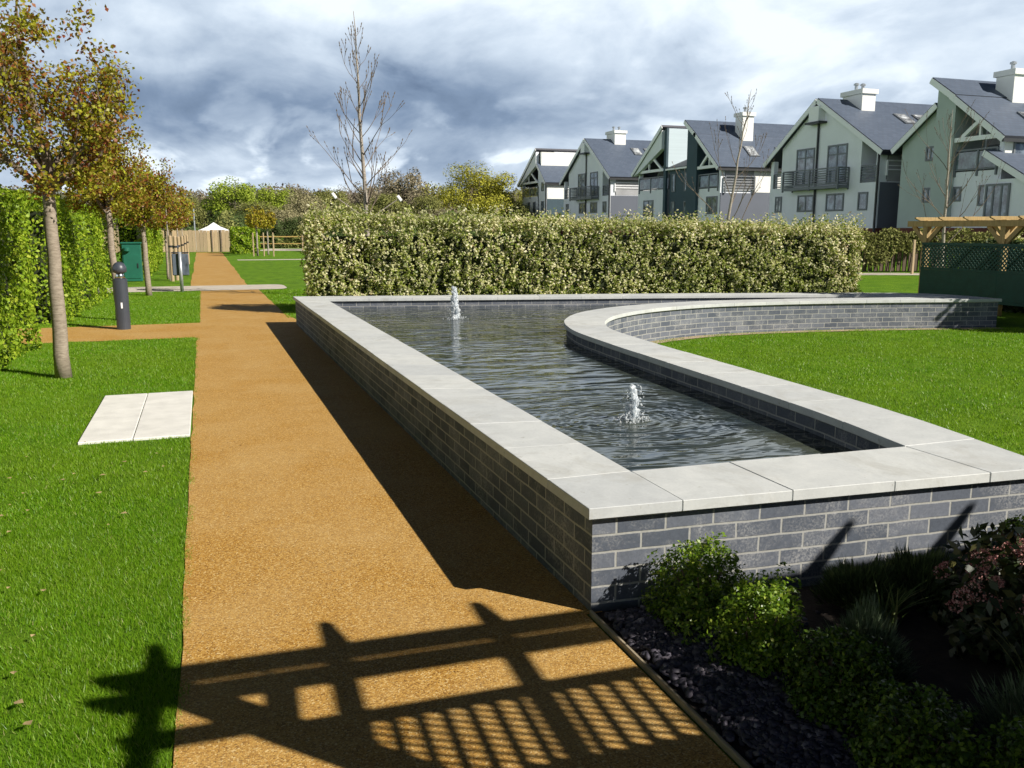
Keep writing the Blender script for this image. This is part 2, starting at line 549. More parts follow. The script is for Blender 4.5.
M_lowgrey = plain('lower_side_grey', (0.125, 0.14, 0.175), 0.85, 0.05, 0.8)  # darker grey over the lower part of the side walls
M_sage = plain('sage_green_render', (0.43, 0.50, 0.48), 0.85, 0.06, 0.8)
M_teal = plain('dark_teal_boarding', (0.040, 0.075, 0.098), 0.7, 0.1, 1.0)
M_clad = plain('white_boarding', (0.52, 0.62, 0.68), 0.6, 0.06, 1.0, stretch=(0.1, 0.1, 14))
M_plinth = plain('red_brick_plinth', (0.14, 0.045, 0.028), 0.85, 0.25, 5)
M_dark = plain('dark_recess', (0.34, 0.345, 0.36), 0.8, 0.15, 1.0)
M_iron = plain('black_metal', (0.022, 0.024, 0.028), 0.45, 0.1, 4)
M_frame = plain('grey_window_frame', (0.15, 0.165, 0.185), 0.45, 0.05, 3)
M_glass = mat_glass('window_glass', (0.15, 0.185, 0.225))
M_curtain = mat_glass('curtained_glass', (0.34, 0.36, 0.38), 0.12, 0.6)
M_balglass = mat_glass('balcony_glass', (0.10, 0.135, 0.15), 0.05, 0.9)
M_canvas = plain('white_canvas', (0.80, 0.81, 0.83), 0.7, 0.03, 2)
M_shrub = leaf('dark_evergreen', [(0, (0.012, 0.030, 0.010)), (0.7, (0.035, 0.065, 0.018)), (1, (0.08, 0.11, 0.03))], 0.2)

# ------------------------------------------------------------------ object helpers


def setp(o, label=None, cat=None, group=None, kind=None):
    if label:
        o['label'] = label
    if cat:
        o['category'] = cat
    if group:
        o['group'] = group
    if kind:
        o['kind'] = kind
    return o


def thing(name, label, cat, loc=(0, 0, 0), group=None, rz=0.0):
    o = bpy.data.objects.new(name, None)
    o.empty_display_size = 0.2
    col.objects.link(o)
    o.location = loc
    o.rotation_euler = (0, 0, rz)
    return setp(o, label, cat, group, 'thing')


def link(name, me, parent=None, smooth=False):
    o = bpy.data.objects.new(name, me)
    col.objects.link(o)
    if parent is not None:
        o.parent = parent
    if smooth:
        me.polygons.foreach_set('use_smooth', [True] * len(me.polygons))
    return o


def np_mesh(name, V, F, mats, midx=None):
    """V (n,3); F (m,k) all faces with the same corner count"""
    V = np.asarray(V, dtype=np.float32)
    F = np.asarray(F, dtype=np.int32)
    me = bpy.data.meshes.new(name)
    me.vertices.add(len(V))
    me.vertices.foreach_set('co', V.ravel())
    k = F.shape[1]
    me.loops.add(F.size)
    me.loops.foreach_set('vertex_index', F.ravel())
    me.polygons.add(len(F))
    me.polygons.foreach_set('loop_start', np.arange(0, F.size, k, dtype=np.int32))
    for m in (mats if isinstance(mats, (list, tuple)) else [mats]):
        me.materials.append(m)
    if midx is not None:
        me.polygons.foreach_set('material_index', np.asarray(midx, dtype=np.int32))
    me.update(calc_edges=True)
    me.validate()
    return me


class MB:
    def __init__(self):
        self.v, self.f, self.m, self.uv = [], [], [], []

    def add(self, vs, fs, mi=0, uvs=None):
        b = len(self.v)
        self.v += [tuple(p) for p in vs]
        for i, f in enumerate(fs):
            self.f.append([b + j for j in f])
            self.m.append(mi)
            self.uv.append(uvs[i] if uvs else None)
        return self

    def box(self, x0, x1, y0, y1, z0, z1, mi=0):
        vs = [(x0, y0, z0), (x1, y0, z0), (x1, y1, z0), (x0, y1, z0), (x0, y0, z1), (x1, y0, z1), (x1, y1, z1), (x0, y1, z1)]
        return self.add(vs, [(0, 3, 2, 1), (4, 5, 6, 7), (0, 1, 5, 4), (1, 2, 6, 5), (2, 3, 7, 6), (3, 0, 4, 7)], mi)

    def bar(self, a, b, w, h, mi=0, up=(0, 0, 1)):
        """rectangular bar from a to b: width w across, h along 'up'"""
        a, b = Vector(a), Vector(b)
        d = (b - a).normalized()
        u = Vector(up)
        s = d.cross(u)
        if s.length < 1e-4:
            s = d.cross(Vector((1, 0, 0)))
        s.normalize()
        u = s.cross(d).normalized()
        vs = []
        for p in (a, b):
            for i, j in ((-1, -1), (1, -1), (1, 1), (-1, 1)):
                vs.append(p + s * (w / 2 * i) + u * (h / 2 * j))
        return self.add(vs, [(0, 1, 2, 3), (7, 6, 5, 4), (0, 4, 5, 1), (1, 5, 6, 2), (2, 6, 7, 3), (3, 7, 4, 0)], mi)

    def tube(self, pts, rad, n=6, mi=0, cap=True):
        pts = [Vector(p) for p in pts]
        if isinstance(rad, (int, float)):
            rad = [rad] * len(pts)
        vs, fs = [], []
        for i, p in enumerate(pts):
            d = (pts[min(i + 1, len(pts) - 1)] - pts[max(i - 1, 0)]).normalized()
            a = d.orthogonal().normalized() if abs(d.z) < 0.9 else (Vector((1, 0, 0)) - d * d.x).normalized()
            c = d.cross(a)
            for k in range(n):
                t = 2 * math.pi * k / n
                vs.append(p + (a * math.cos(t) + c * math.sin(t)) * rad[i])
        for i in range(len(pts) - 1):
            for k in range(n):
                k2 = (k + 1) % n
                fs.append((i * n + k, i * n + k2, (i + 1) * n + k2, (i + 1) * n + k))
        if cap:
            fs.append(tuple(range(n - 1, -1, -1)))
            fs.append(tuple((len(pts) - 1) * n + k for k in range(n)))
        return self.add(vs, fs, mi)

    def lathe(self, c, prof, n=20, mi=0):
        return self.tube_profile(c, prof, n, mi)

    def tube_profile(self, c, prof, n, mi):
        vs, fs = [], []
        for r, z in prof:
            for k in range(n):
                t = 2 * math.pi * k / n
                vs.append((c[0] + r * math.cos(t), c[1] + r * math.sin(t), c[2] + z))
        for i in range(len(prof) - 1):
            for k in range(n):
                k2 = (k + 1) % n
                fs.append((i * n + k, i * n + k2, (i + 1) * n + k2, (i + 1) * n + k))
        fs.append(tuple(range(n - 1, -1, -1)))
        fs.append(tuple((len(prof) - 1) * n + k for k in range(n)))
        return self.add(vs, fs, mi)

    def prism_x(self, yz, x0, x1, mi=0):
        """polygon in the Y-Z plane pushed along X"""
        n = len(yz)
        vs = [(x0, y, z) for y, z in yz] + [(x1, y, z) for y, z in yz]
        fs = [tuple(range(n)), tuple(range(2 * n - 1, n - 1, -1))]
        fs += [(i, n + i, n + (i + 1) % n, (i + 1) % n) for i in range(n)]
        return self.add(vs, fs, mi)

    def prism_z(self, xy, z0, z1, mi=0):
        n = len(xy)
        vs = [(x, y, z0) for x, y in xy] + [(x, y, z1) for x, y in xy]
        fs = [tuple(range(n - 1, -1, -1)), tuple(range(n, 2 * n))]
        fs += [(i, (i + 1) % n, n + (i + 1) % n, n + i) for i in range(n)]
        return self.add(vs, fs, mi)

    def ribbon(self, xy, z0, z1, mi=0, s0=0.0, zref=0.0):
        s = s0
        for (xa, ya), (xb, yb) in zip(xy[:-1], xy[1:]):
            d = math.hypot(xb - xa, yb - ya)
            self.add([(xa, ya, z0), (xb, yb, z0), (xb, yb, z1), (xa, ya, z1)], [(0, 1, 2, 3)], mi,
                     [[(s, z0 - zref), (s + d, z0 - zref), (s + d, z1 - zref), (s, z1 - zref)]])
            s += d
        return s

    def build(self, name, mats, parent=None, bevel=0.0, smooth=False, off=None):
        me = bpy.data.meshes.new(name)
        V = self.v
        if off is not None:
            V = [(x - off[0], y - off[1], z - off[2]) for x, y, z in V]
        me.from_pydata(V, [], self.f)
        for m in (mats if isinstance(mats, (list, tuple)) else [mats]):
            me.materials.append(m)
        me.polygons.foreach_set('material_index', self.m)
        if any(u is not None for u in self.uv):
            lay = me.uv_layers.new(name='UVMap')
            i = 0
            for f, u in zip(self.f, self.uv):
                for k in range(len(f)):
                    lay.data[i].uv = u[k] if u else (0, 0)
                    i += 1
        me.update()
        bm = bmesh.new()
        bm.from_mesh(me)
        if bevel:
            bmesh.ops.bevel(bm, geom=bm.edges[:], offset=bevel, segments=1, affect='EDGES', clamp_overlap=True)
        if not any(u is not None for u in self.uv):
            bmesh.ops.recalc_face_normals(bm, faces=bm.faces[:])
        bm.to_mesh(me)
        bm.free()
        return link(name, me, parent, smooth)


def copy_tree(o, parent=None):
    c = o.copy()
    col.objects.link(c)
    if parent is not None:
        c.parent = parent
    for ch in list(o.children):
        copy_tree(ch, c)
    return c


def catmull(P, per=8):
    P = [np.array(p, float) for p in P]
    out = []
    for i in range(len(P) - 1):
        p0 = P[max(i - 1, 0)]
        p1, p2 = P[i], P[i + 1]
        p3 = P[min(i + 2, len(P) - 1)]
        for k in range(per):
            t = k / per
            out.append(tuple(0.5 * (2 * p1 + (p2 - p0) * t + (2 * p0 - 5 * p1 + 4 * p2 - p3) * t * t + (3 * p1 - p0 - 3 * p2 + p3) * t ** 3)))
    out.append(tuple(P[-1]))
    return out


def unit(a):
    return a / np.maximum(np.linalg.norm(a, axis=-1, keepdims=True), 1e-9)


def leaves(C, L, W, N=None, spread=1.0, droop=0.0, r=None):
    """rhombus leaves at centres C (n,3). N: preferred outward normal. Returns V, F."""
    r = r or rng
    n = len(C)
    nv = r.normal(size=(n, 3)) * spread
    if N is not None:
        nv += N
    nv = unit(nv)
    d = r.normal(size=(n, 3))
    d[:, 2] -= droop
    d = unit(d - nv * np.sum(d * nv, axis=1, keepdims=True))
    s = np.cross(nv, d)
    l = (L * r.uniform(0.7, 1.25, n))[:, None]
    w = (W * r.uniform(0.7, 1.25, n))[:, None]
    fold = nv * l * 0.12
    V = np.stack([C - d * l / 2, C + s * w / 2 + fold, C + d * l / 2, C - s * w / 2 + fold], 1).reshape(-1, 3)
    F = np.arange(n * 4).reshape(n, 4)
    return V, F


def blades(P, h, w, lean=0.45, r=None):
    r = r or rng
    n = len(P)
    a = r.uniform(0, 2 * np.pi, n)
    side = np.stack([np.cos(a), np.sin(a), np.zeros(n)], 1)
    b = r.uniform(0, 2 * np.pi, n)
    H = h * r.uniform(0.6, 1.3, n)
    le = r.uniform(0.1, 1.0, n) * lean * H
    tip = P + np.stack([np.cos(b) * le, np.sin(b) * le, H], 1)
    ww = (w * r.uniform(0.7, 1.3, n))[:, None] / 2
    V = np.stack([P - side * ww, P + side * ww, tip], 1).reshape(-1, 3)
    return V, np.arange(n * 3).reshape(n, 3)


def in_poly(P, poly):
    x, y = P[:, 0], P[:, 1]
    c = np.zeros(len(P), bool)
    n = len(poly)
    for i in range(n):
        x0, y0 = poly[i]
        x1, y1 = poly[(i + 1) % n]
        k = ((y0 > y) != (y1 > y)) & (x < (x1 - x0) * (y - y0) / ((y1 - y0) or 1e-9) + x0)
        c ^= k
    return c


# ================================================================== THE SETTING
# one ground sheet to the horizon
g = MB()
xs = [-400, -60, -20, -6, 0, 6, 14, 22, 28.5, 31, 33, 60, 400]
ys = [-60, -10, 0, 10, 20, 30, 45, 70, 110, 200, 600]


def gz(x, y):
    z = 0.0
    if x > 28.5:
        z += min(1.0, (x - 28.5) / 2.5) * 1.05
    return z


for i in range(len(xs) - 1):
    for j in range(len(ys) - 1):
        q = [(xs[i], ys[j]), (xs[i + 1], ys[j]), (xs[i + 1], ys[j + 1]), (xs[i], ys[j + 1])]
        g.add([(x, y, gz(x, y)) for x, y in q], [(0, 1, 2, 3)])
setp(g.build('lawn', M_ground), 'mown green lawn spreading on both sides of the path and pond', 'lawn', kind='structure')


def sheet(name, polys, z, m, label, cat):
    b = MB()
    for p in polys:
        b.add([(x, y, z) for x, y in p], [tuple(range(len(p)))])
    return setp(b.build(name, m), label, cat, kind='structure')


def wob(a, b, n, amp, seed):
    rr = random.Random(seed)
    return [(a[0] + (b[0] - a[0]) * i / n + (rr.uniform(-amp, amp) if 0 < i < n else 0), a[1] + (b[1] - a[1]) * i / n) for i in range(n + 1)]


left_edge = wob((-0.165, -3), (-0.185, 13.68), 60, 0.008, 1)
main = left_edge + [(-2.9, 13.72), (-6.0, 13.8), (-6.0, 15.8), (-2.9, 15.85)] + wob((-0.145, 15.87), (-0.165, 24.2), 20, 0.008, 2) + wob((1.31, 24.2), (1.38, 17.2), 14, 0.012, 3) + [(1.50, 15.7), (1.50, 3.12), (1.425, 3.12), (1.425, -3)]
sheet('path', [main], 0.006, M_path, 'orange resin gravel path with a side branch, running beside the pond wall', 'path')
far = wob((-0.42, 26.3), (-0.54, 64.0), 30, 0.03, 4) + wob((1.12, 64.0), (1.12, 26.3), 30, 0.03, 5)
sheet('far_path', [far], 0.006, M_path, 'distant stretch of orange gravel path beyond the pale paving band', 'path')
arc = [(1.75 + 0.35 * math.cos(t), 25.25 + 1.05 * math.copysign(abs(math.sin(t)) ** 0.45, math.sin(t))) for t in np.linspace(-math.pi / 2, math.pi / 2, 10)]
sheet('paving_band', [[(-9.0, 24.2)] + arc + [(-9.0, 26.3)]], 0.010, M_band, 'pale paving band crossing the orange path with a rounded end', 'paving')
sheet('lawn_path', [[(1.6, 48.5), (1.6, 47.3), (30, 46.0), (30, 47.3)], [(3.6, 67.5), (8.5, 66.5), (9.5, 72), (5.0, 75)]], 0.004, M_band, 'thin sandy path strips crossing the far lawn', 'path')
sheet('side_path', [[(17, 26.6), (28, 22.6), (28, 24.2), (17, 28.4)]], 0.004, M_band, 'pale side path across the lawn behind the pergola', 'path')
sheet('side_road', [[(31.1, 10), (36, 10), (36, 130), (31.1, 130)]], 1.056, plain('asphalt', (0.07, 0.07, 0.075), 0.9, 0.2, 3), 'grey asphalt drive in front of the row of houses', 'road')
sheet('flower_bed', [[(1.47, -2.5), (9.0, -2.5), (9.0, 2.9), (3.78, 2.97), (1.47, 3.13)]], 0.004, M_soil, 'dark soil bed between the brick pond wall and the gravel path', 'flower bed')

# ------------------------------------------------------------------ pond
PK = 0.974


def pk(P):
    return [(x * PK, y * PK) for x, y in P]


Lw = catmull([(3.80, 2.94)] + pk([(4.12, 4.3), (4.20, 5.5), (4.27, 7.0), (4.34, 8.2), (4.46, 9.2), (4.80, 10.05), (5.42, 10.82), (6.35, 11.42), (7.55, 11.76), (9.0, 11.75), (10.5, 11.52), (11.9, 11.20), (12.6, 11.04)]))
Ww = catmull([(3.42, 3.50)] + pk([(3.65, 4.5), (3.73, 5.6), (3.80, 7.0), (3.88, 8.3), (4.00, 9.3), (4.36, 10.36), (5.08, 11.33), (6.22, 12.02), (7.55, 12.32), (9.1, 12.26), (10.6, 12.0), (11.9, 11.70), (12.15, 11.64)]))
FarO = catmull([(1.37, 15.10)] + pk([(4.5, 14.78), (8.5, 13.86), (11.3, 12.98), (12.15, 12.58), (12.55, 11.90), (12.60, 11.04)]))
FarI = catmull([(1.82, 14.46)] + pk([(4.5, 14.24), (8.4, 13.36), (11.0, 12.56), (11.65, 12.28), (12.05, 11.90), (12.15, 11.64)]))
pond = thing('pond_wall', 'low blue grey brick pond wall with pale stone coping, curving round the lawn', 'pond wall', (1.41, 3.06, 0))


def inset(poly, d):
    """shift an open polyline sideways by d (left of travel is positive)"""
    out = []
    for i, p in enumerate(poly):
        a, b = poly[max(i - 1, 0)], poly[min(i + 1, len(poly) - 1)]
        t = Vector((b[0] - a[0], b[1] - a[1])).normalized()
        out.append((p[0] - t.y * d, p[1] + t.x * d))
    return out


OV = 0.032
ZC0, ZC1, ZW = 0.420, 0.475, 0.315
outer_loop = [(1.42 + OV, 3.10 + OV), (3.76, 2.945 + OV)] + inset(Lw, OV)[2:-1] + [(12.6 * PK - OV, 11.08 * PK)] + [(x, y) for x, y in inset(FarO, -OV)[::-1]][2:-1] + [(1.37 + OV, 15.06), (1.42 + OV, 3.10 + OV)]
inner_loop = [(1.84 - OV, 3.55 - OV), (1.82 - OV, 14.46)] + inset(FarI, OV)[1:] + inset(Ww, -OV)[::-1][1:-1] + [(3.44, 3.50 - OV), (1.84 - OV, 3.55 - OV)]
w = MB()
w.ribbon(outer_loop, -0.03, ZC0 + 0.004, 0, 0.0, 0.047)
w.ribbon(inner_loop, -0.03, ZC0 + 0.004, 0, 0.1, 0.047)
w.build('brick_wall', M_brick, pond, off=pond.location)


def slabs(b, O, I, joint, step=0.6, gap=0.0014):
    """coping stones between two matched polylines O (outer) and I (inner)"""
    def arc(P):
        s = [0]
        for a, c in zip(P[:-1], P[1:]):
            s.append(s[-1] + math.dist(a, c))
        return np.array(s) / s[-1], s[-1]
    P1, P2 = np.array(O), np.array(I)
    t1, l1 = arc(O)
    t2, l2 = arc(I)
    n = max(1, round((l1 + l2) / 2 / step))

    def at(t):
        return (np.array([np.interp(t, t1, P1[:, 0]), np.interp(t, t1, P1[:, 1])]), np.array([np.interp(t, t2, P2[:, 0]), np.interp(t, t2, P2[:, 1])]))
    gl = gap / ((l1 + l2) / 2)
    for k in range(n):
        ts = np.linspace(k / n + gl, (k + 1) / n - gl, 2 if joint == 'straight' else 5)
        o = [tuple(at(t)[0]) for t in ts]
        i = [tuple(at(t)[1]) for t in ts]
        dz = random.uniform(-0.0015, 0.0015)
        b.prism_z(o + i[::-1], ZC0 + 0.006, ZC1 + dz)


c = MB()
c.prism_z([(1.43, 3.106), (3.79, 2.947), (3.83, 3.47), (1.83, 3.53), (1.80, 14.4), (1.39, 14.9)], ZC0 + 0.008, ZC1 - 0.002)


def fy(x):
    return 3.10 - 0.0672 * (x - 1.42)


c.prism_z([(1.42, fy(1.42)), (1.838, fy(1.838)), (1.838, 3.548), (1.418, 3.548)], ZC0 + 0.006, ZC1)
slabs(c, [(1.418, 3.551), (1.37, 15.10)], [(1.84, 3.551), (1.82, 14.46)], 'straight')
slabs(c, [(1.84, fy(1.84)), (3.42, fy(3.42))], [(1.84, 3.55), (3.42, 3.50)], 'straight', 0.55)
c.prism_z([(3.423, fy(3.423)), (3.80, fy(3.80)), (3.90, 3.498), (3.423, 3.498)], ZC0 + 0.006, ZC1)
Lw2 = [p for p in Lw if p[1] > 3.53 or p[0] > 5]
Lw2[0] = (3.902, 3.503)
slabs(c, Lw2, Ww, 'curve')
slabs(c, FarO, FarI, 'curve', 0.75)
c.build('coping', M_cope, pond, bevel=0.0025, off=pond.location)

wp = [(1.75, 3.44), (3.52, 3.42)] + inset(Ww, -0.15)[3:-2] + [(12.2 * PK, 11.5 * PK), (12.2 * PK, 12.0 * PK)] + inset(FarI, 0.1)[::-1][2:-1] + [(1.74, 14.5)]
b = MB()
b.add([(x, y, ZW) for x, y in wp], [tuple(range(len(wp)))])
setp(b.build('pond_water', M_water), 'dark rippled pond water inside the brick wall', 'water', kind='structure')


# fountains: bubbling jets of white water
def fountain(name, label, x, y, h, r0, seed):
    rr = random.Random(seed)
    t = thing(name, label, 'fountain', (x, y, ZW), 'bubbling water jets in the pond')
    bm = bmesh.new()
    # ragged column of merged lumps
    n = 110
    for i in range(n):
        f = (i + 0.5) / n
        rad = r0 * (0.95 - 0.45 * f) * rr.uniform(0.20, 0.45)
        a = rr.uniform(0, 6.283)
        off = r0 * 0.80 * (1 - 0.55 * f) * rr.random()
        mt = Matrix.Translation((math.cos(a) * off, math.sin(a) * off, h * f)) @ Matrix.Diagonal((rad, rad, rad * rr.uniform(1.0, 2.2), 1))
        bmesh.ops.create_icosphere(bm, subdivisions=2, radius=1.0, matrix=mt)
    for v in bm.verts:
        k = mnoise.noise(v.co * 55.0) * 0.012 + mnoise.noise(v.co * 140.0) * 0.005
        v.co += v.normal * k
    me = bpy.data.meshes.new('jet')
    bm.to_mesh(me)
    bm.free()
    me.materials.append(M_foam)
    link('jet', me, t, True)
    bm = bmesh.new()
    for i in range(230):
        a = rr.uniform(0, 6.283)
        if i < 110:
            q = rr.random()
            d = r0 * (0.8 + 1.6 * rr.random() * (1 - q * 0.6))
            z = h * q * 1.02
            s = rr.uniform(0.002, 0.0065)
        else:
            d = r0 * rr.uniform(0.6, 2.3)
            z = rr.uniform(0.0, 0.035) * (1 if d < r0 * 2 else 0.4)
            s = rr.uniform(0.002, 0.0075)
        bmesh.ops.create_icosphere(bm, subdivisions=1, radius=s, matrix=Matrix.Translation((math.cos(a) * d, math.sin(a) * d, z)) @ Matrix.Diagonal((1, 1, rr.uniform(0.6, 1.6), 1)))
    me = bpy.data.meshes.new('spray')
    bm.to_mesh(me)
    bm.free()
    me.materials.append(M_foam)
    link('spray', me, t, True)['kind'] = 'stuff'


fountain('fountain', 'taller bubbling fountain jet at the far end of the pond, before the hedge', FOUNTS[0][0], FOUNTS[0][1], 0.46, 0.085, 5)
fountain('fountain', 'small bubbling fountain jet in the near water close to the dark curved wall', FOUNTS[1][0], FOUNTS[1][1], 0.235, 0.055, 9)

# ------------------------------------------------------------------ grass (countless blades)
lawn_r = [p for p in inset(Lw, -0.03)] + [(13.2, 10.6), (13.2, 2.9), (3.85, 2.9)]
slab_rect = (-1.0, -0.17, 7.05, 9.06)


def scatter(n, x0, x1, y0, y1, keep):
    P = np.stack([rng.uniform(x0, x1, n), rng.uniform(y0, y1, n), np.zeros(n)], 1)
    return P[keep(P)]


def off_slab(P):
    inside = (P[:, 0] > slab_rect[0] - 0.0) & (P[:, 0] < slab_rect[1]) & (P[:, 1] > slab_rect[2]) & (P[:, 1] < slab_rect[3])
    return ~inside


def edge(P, base):
    return P[:, 0] < base + 0.014 * np.sin(P[:, 1] * 9.0) + 0.012 * np.sin(P[:, 1] * 23.0 + 1.0) + rng.normal(0, 0.022, len(P))


def dens(P):   # clumpy growth
    return 0.55 + 0.45 * np.sin(P[:, 0] * 7.1 + np.sin(P[:, 1] * 5.3) * 1.7) * np.sin(P[:, 1] * 6.3 + np.sin(P[:, 0] * 4.1)) > rng.uniform(0, 0.75, len(P))


sets = []
A = scatter(230000, -2.4, -0.14, 2.0, 5.2, lambda P: edge(P, -0.175) & dens(P))
sets.append(blades(A, 0.021, 0.0030, 0.9))
A = scatter(170000, -3.0, -0.14, 5.2, 9.4, lambda P: edge(P, -0.185) & off_slab(P) & dens(P))
sets.append(blades(A, 0.022, 0.0045, 0.9))
A = scatter(90000, -3.0, -0.14, 9.4, 13.7, lambda P: edge(P, -0.19) & dens(P))
sets.append(blades(A, 0.024, 0.007, 0.9))
A = scatter(70000, -3.0, -0.13, 15.87, 24.1, lambda P: edge(P, -0.165))
sets.append(blades(A, 0.025, 0.011, 0.9))
A = scatter(260000, 3.8, 12.5, 3.0, 11.5, lambda P: in_poly(P, lawn_r) & dens(P) & (P[:, 0] < 1.3 * P[:, 1] + 1.2))
sets.append(blades(A, 0.023, 0.0075, 0.9))
A = scatter(16000, 1.30, 2.6, 16.2, 24.0, lambda P: P[:, 0] > 1.36)
sets.append(blades(A, 0.032, 0.012, 0.9))
off = 0
Vs, Fs = [], []
for V, F in sets:
    Vs.append(V)
    Fs.append(F + off)
    off += len(V)
setp(link('grass', np_mesh('grass', np.vstack(Vs), np.vstack(Fs), M_grass)), 'short bright green grass blades of the lawns beside the path and pond', 'grass', kind='stuff')

# fallen bits on the left lawn
b = MB()
for k in range(60):
    x, y = rng.uniform(-2.2, -0.3), rng.uniform(2.4, 7.0)
    a = rng.uniform(0, 6.28)
    s = rng.uniform(0.008, 0.02)
    b.add([(x + s * math.cos(a + q), y + s * math.sin(a + q), 0.035 + 0.004 * (i % 2)) for i, q in enumerate((0, 1.4, 3.1, 4.6))], [(0, 1, 2, 3)])
setp(b.build('litter', plain('dry_leaf', (0.36, 0.27, 0.13), 0.8, 0.3, 30)), 'a few dry fallen leaf scraps lying on the left lawn', 'leaf litter', kind='stuff')

# gravel margin under the curved wall, lawn side
mar = MB()
o1, o2 = inset(Lw, 0.0), inset(Lw, -0.20)
for k in range(30, len(o1) - 2):
    mar.add([(*o1[k], 0.008), (*o2[k], 0.008), (*o2[k + 1], 0.008), (*o1[k + 1], 0.008)], [(0, 1, 2, 3)])
setp(mar.build('gravel_margin', plain('beige_pebble', (0.42, 0.32, 0.22), 0.85, 0.45, 60, 0.8, 60)), 'strip of beige gravel at the foot of the curved wall', 'gravel', kind='structure')

# two concrete slabs let into the grass
for (x0, x1), lab in zip(((-0.60, -0.19), (-0.985, -0.606)), ('white concrete paving slab in the lawn, the one touching the gravel path', 'white concrete paving slab in the lawn, the outer one away from the path')):
    b = MB()
    b.box(x0, x1, 7.06, 9.04, -0.05, 0.020)
    setp(b.build('paving_slab', M_slab, bevel=0.005), lab, 'paving slab', 'white slabs set in the left lawn', 'thing')

# path edging beside the bed
b = MB()
b.bar((1.445, -2.5, 0.004), (1.445, 3.12, 0.004), 0.016, 0.04)
setp(b.build('path_edging', M_edging, bevel=0.004), 'thin edging strip between the gravel path and the slate bed', 'edging', kind='thing')

# slate chippings
n = 11000
P = np.stack([1.47 + np.abs(rng.normal(0, 0.22, n)) * 1.0 + rng.uniform(0, 0.12, n), rng.uniform(0.6, 3.06, n), rng.uniform(0.006, 0.03, n)], 1)
P = P[P[:, 0] < 2.35]
n = len(P)
nv = unit(np.stack([rng.normal(0, 0.35, n), rng.normal(0, 0.35, n), np.ones(n)], 1))
d = unit(np.cross(nv, rng.normal(size=(n, 3))))
s = np.cross(nv, d)
l = rng.uniform(0.007, 0.022, n)[:, None]
wd = l * rng.uniform(0.45, 0.8, n)[:, None]
th = nv * rng.uniform(0.003, 0.007, n)[:, None]
ring = [P + d * l * a + s * wd * q for a, q in ((-1, -0.3), (-0.2, -1), (0.9, -0.6), (1, 0.4), (0.1, 1), (-0.8, 0.6))]
V = np.stack([r_ + th for r_ in ring] + [r_ - th for r_ in ring], 1).reshape(-1, 3)
base = (np.arange(n) * 12)[:, None]
Fq = []
for q in ([0, 1, 2, 3], [0, 3, 4, 5], [0, 6, 7, 1], [1, 7, 8, 2], [2, 8, 9, 3], [3, 9, 10, 4], [4, 10, 11, 5], [5, 11, 6, 0]):
    Fq.append(base + np.array(q)[None])
setp(link('slate_chippings', np_mesh('slate_chippings', V, np.vstack(Fq), M_slate)), 'purple grey slate chippings along the edge of the bed', 'slate chippings', kind='stuff')

# ================================================================== PLANTS


def surface_box(n, x0, x1, y0, y1, z0, z1, faces, lump=0.08, fr=1.6, seed=0, thick=0.10):
    """points and normals scattered on chosen faces of a box with a lumpy surface"""
    areas = {'-x': (y1 - y0) * (z1 - z0), '+x': (y1 - y0) * (z1 - z0), '-y': (x1 - x0) * (z1 - z0), '+y': (x1 - x0) * (z1 - z0), '+z': (x1 - x0) * (y1 - y0)}
    tot = sum(areas[f] for f in faces)
    Ps, Ns = [], []
    for f in faces:
        k = int(n * areas[f] / tot)
        P = np.stack([rng.uniform(x0, x1, k), rng.uniform(y0, y1, k), rng.uniform(z0, z1, k)], 1)
        N = np.zeros((k, 3))
        ax = 'xyz'.index(f[1])
        sg = 1 if f[0] == '+' else -1
        P[:, ax] = ((x1, y1, z1) if sg > 0 else (x0, y0, z0))[ax]
        N[:, ax] = sg
        q = P * fr + seed
        bump = np.sin(q[:, 0] * 2.1 + np.sin(q[:, 1] * 1.7 + seed)) * np.sin(q[:, 1] * 2.3 + np.sin(q[:, 2] * 2.9)) + 0.6 * np.sin(q[:, 2] * 4.7 + q[:, 0] * 3.3 + q[:, 1] * 4.1)
        P = P + N * (bump * lump)[:, None] - N * (rng.random(k) ** 1.5 * thick)[:, None]
        Ps.append(P)
        Ns.append(N)
    return np.vstack(Ps), np.vstack(Ns)


def hedge(name, label, cat, box, n, L, W, m, faces, lump, core_in=0.14, group=None, tips=0, seed=0, up=0.3, ragged=0.0):
    x0, x1, y0, y1, z0, z1 = box
    t = thing(name, label, cat, ((x0 + x1) / 2, (y0 + y1) / 2, 0), group)
    P, N = surface_box(n, *box, faces, lump, 1.6, seed)
    if ragged:
        k = P[:, 2] > z1 - 0.35
        top = z1 + ragged * np.sin(P[:, 0] * 5.1 + seed) * np.sin(P[:, 0] * 2.3 + P[:, 1] * 3.0) - 0.02
        P[k, 2] = np.minimum(P[k, 2], top[k])
    if tips:
        k = int(tips)
        bx, by = rng.uniform(x0, x1, k), rng.uniform(y0, y1, k)
        hh = rng.uniform(0.05, 0.22, k)
        for q in range(7):
            Q = np.stack([bx + rng.normal(0, 0.02, k), by + rng.normal(0, 0.02, k), z1 + hh * q / 6 - 0.02], 1)
            P = np.vstack([P, Q])
            N = np.vstack([N, rng.normal(size=(k, 3))])
    Nn = N + np.array([0, 0, up])
    V, F = leaves(P, L, W, Nn, 0.6)
    V = V - np.array(t.location)
    link('foliage', np_mesh('foliage', V, F, m), t)
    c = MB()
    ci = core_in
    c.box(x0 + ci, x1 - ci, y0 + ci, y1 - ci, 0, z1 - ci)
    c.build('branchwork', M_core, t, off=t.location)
    return t


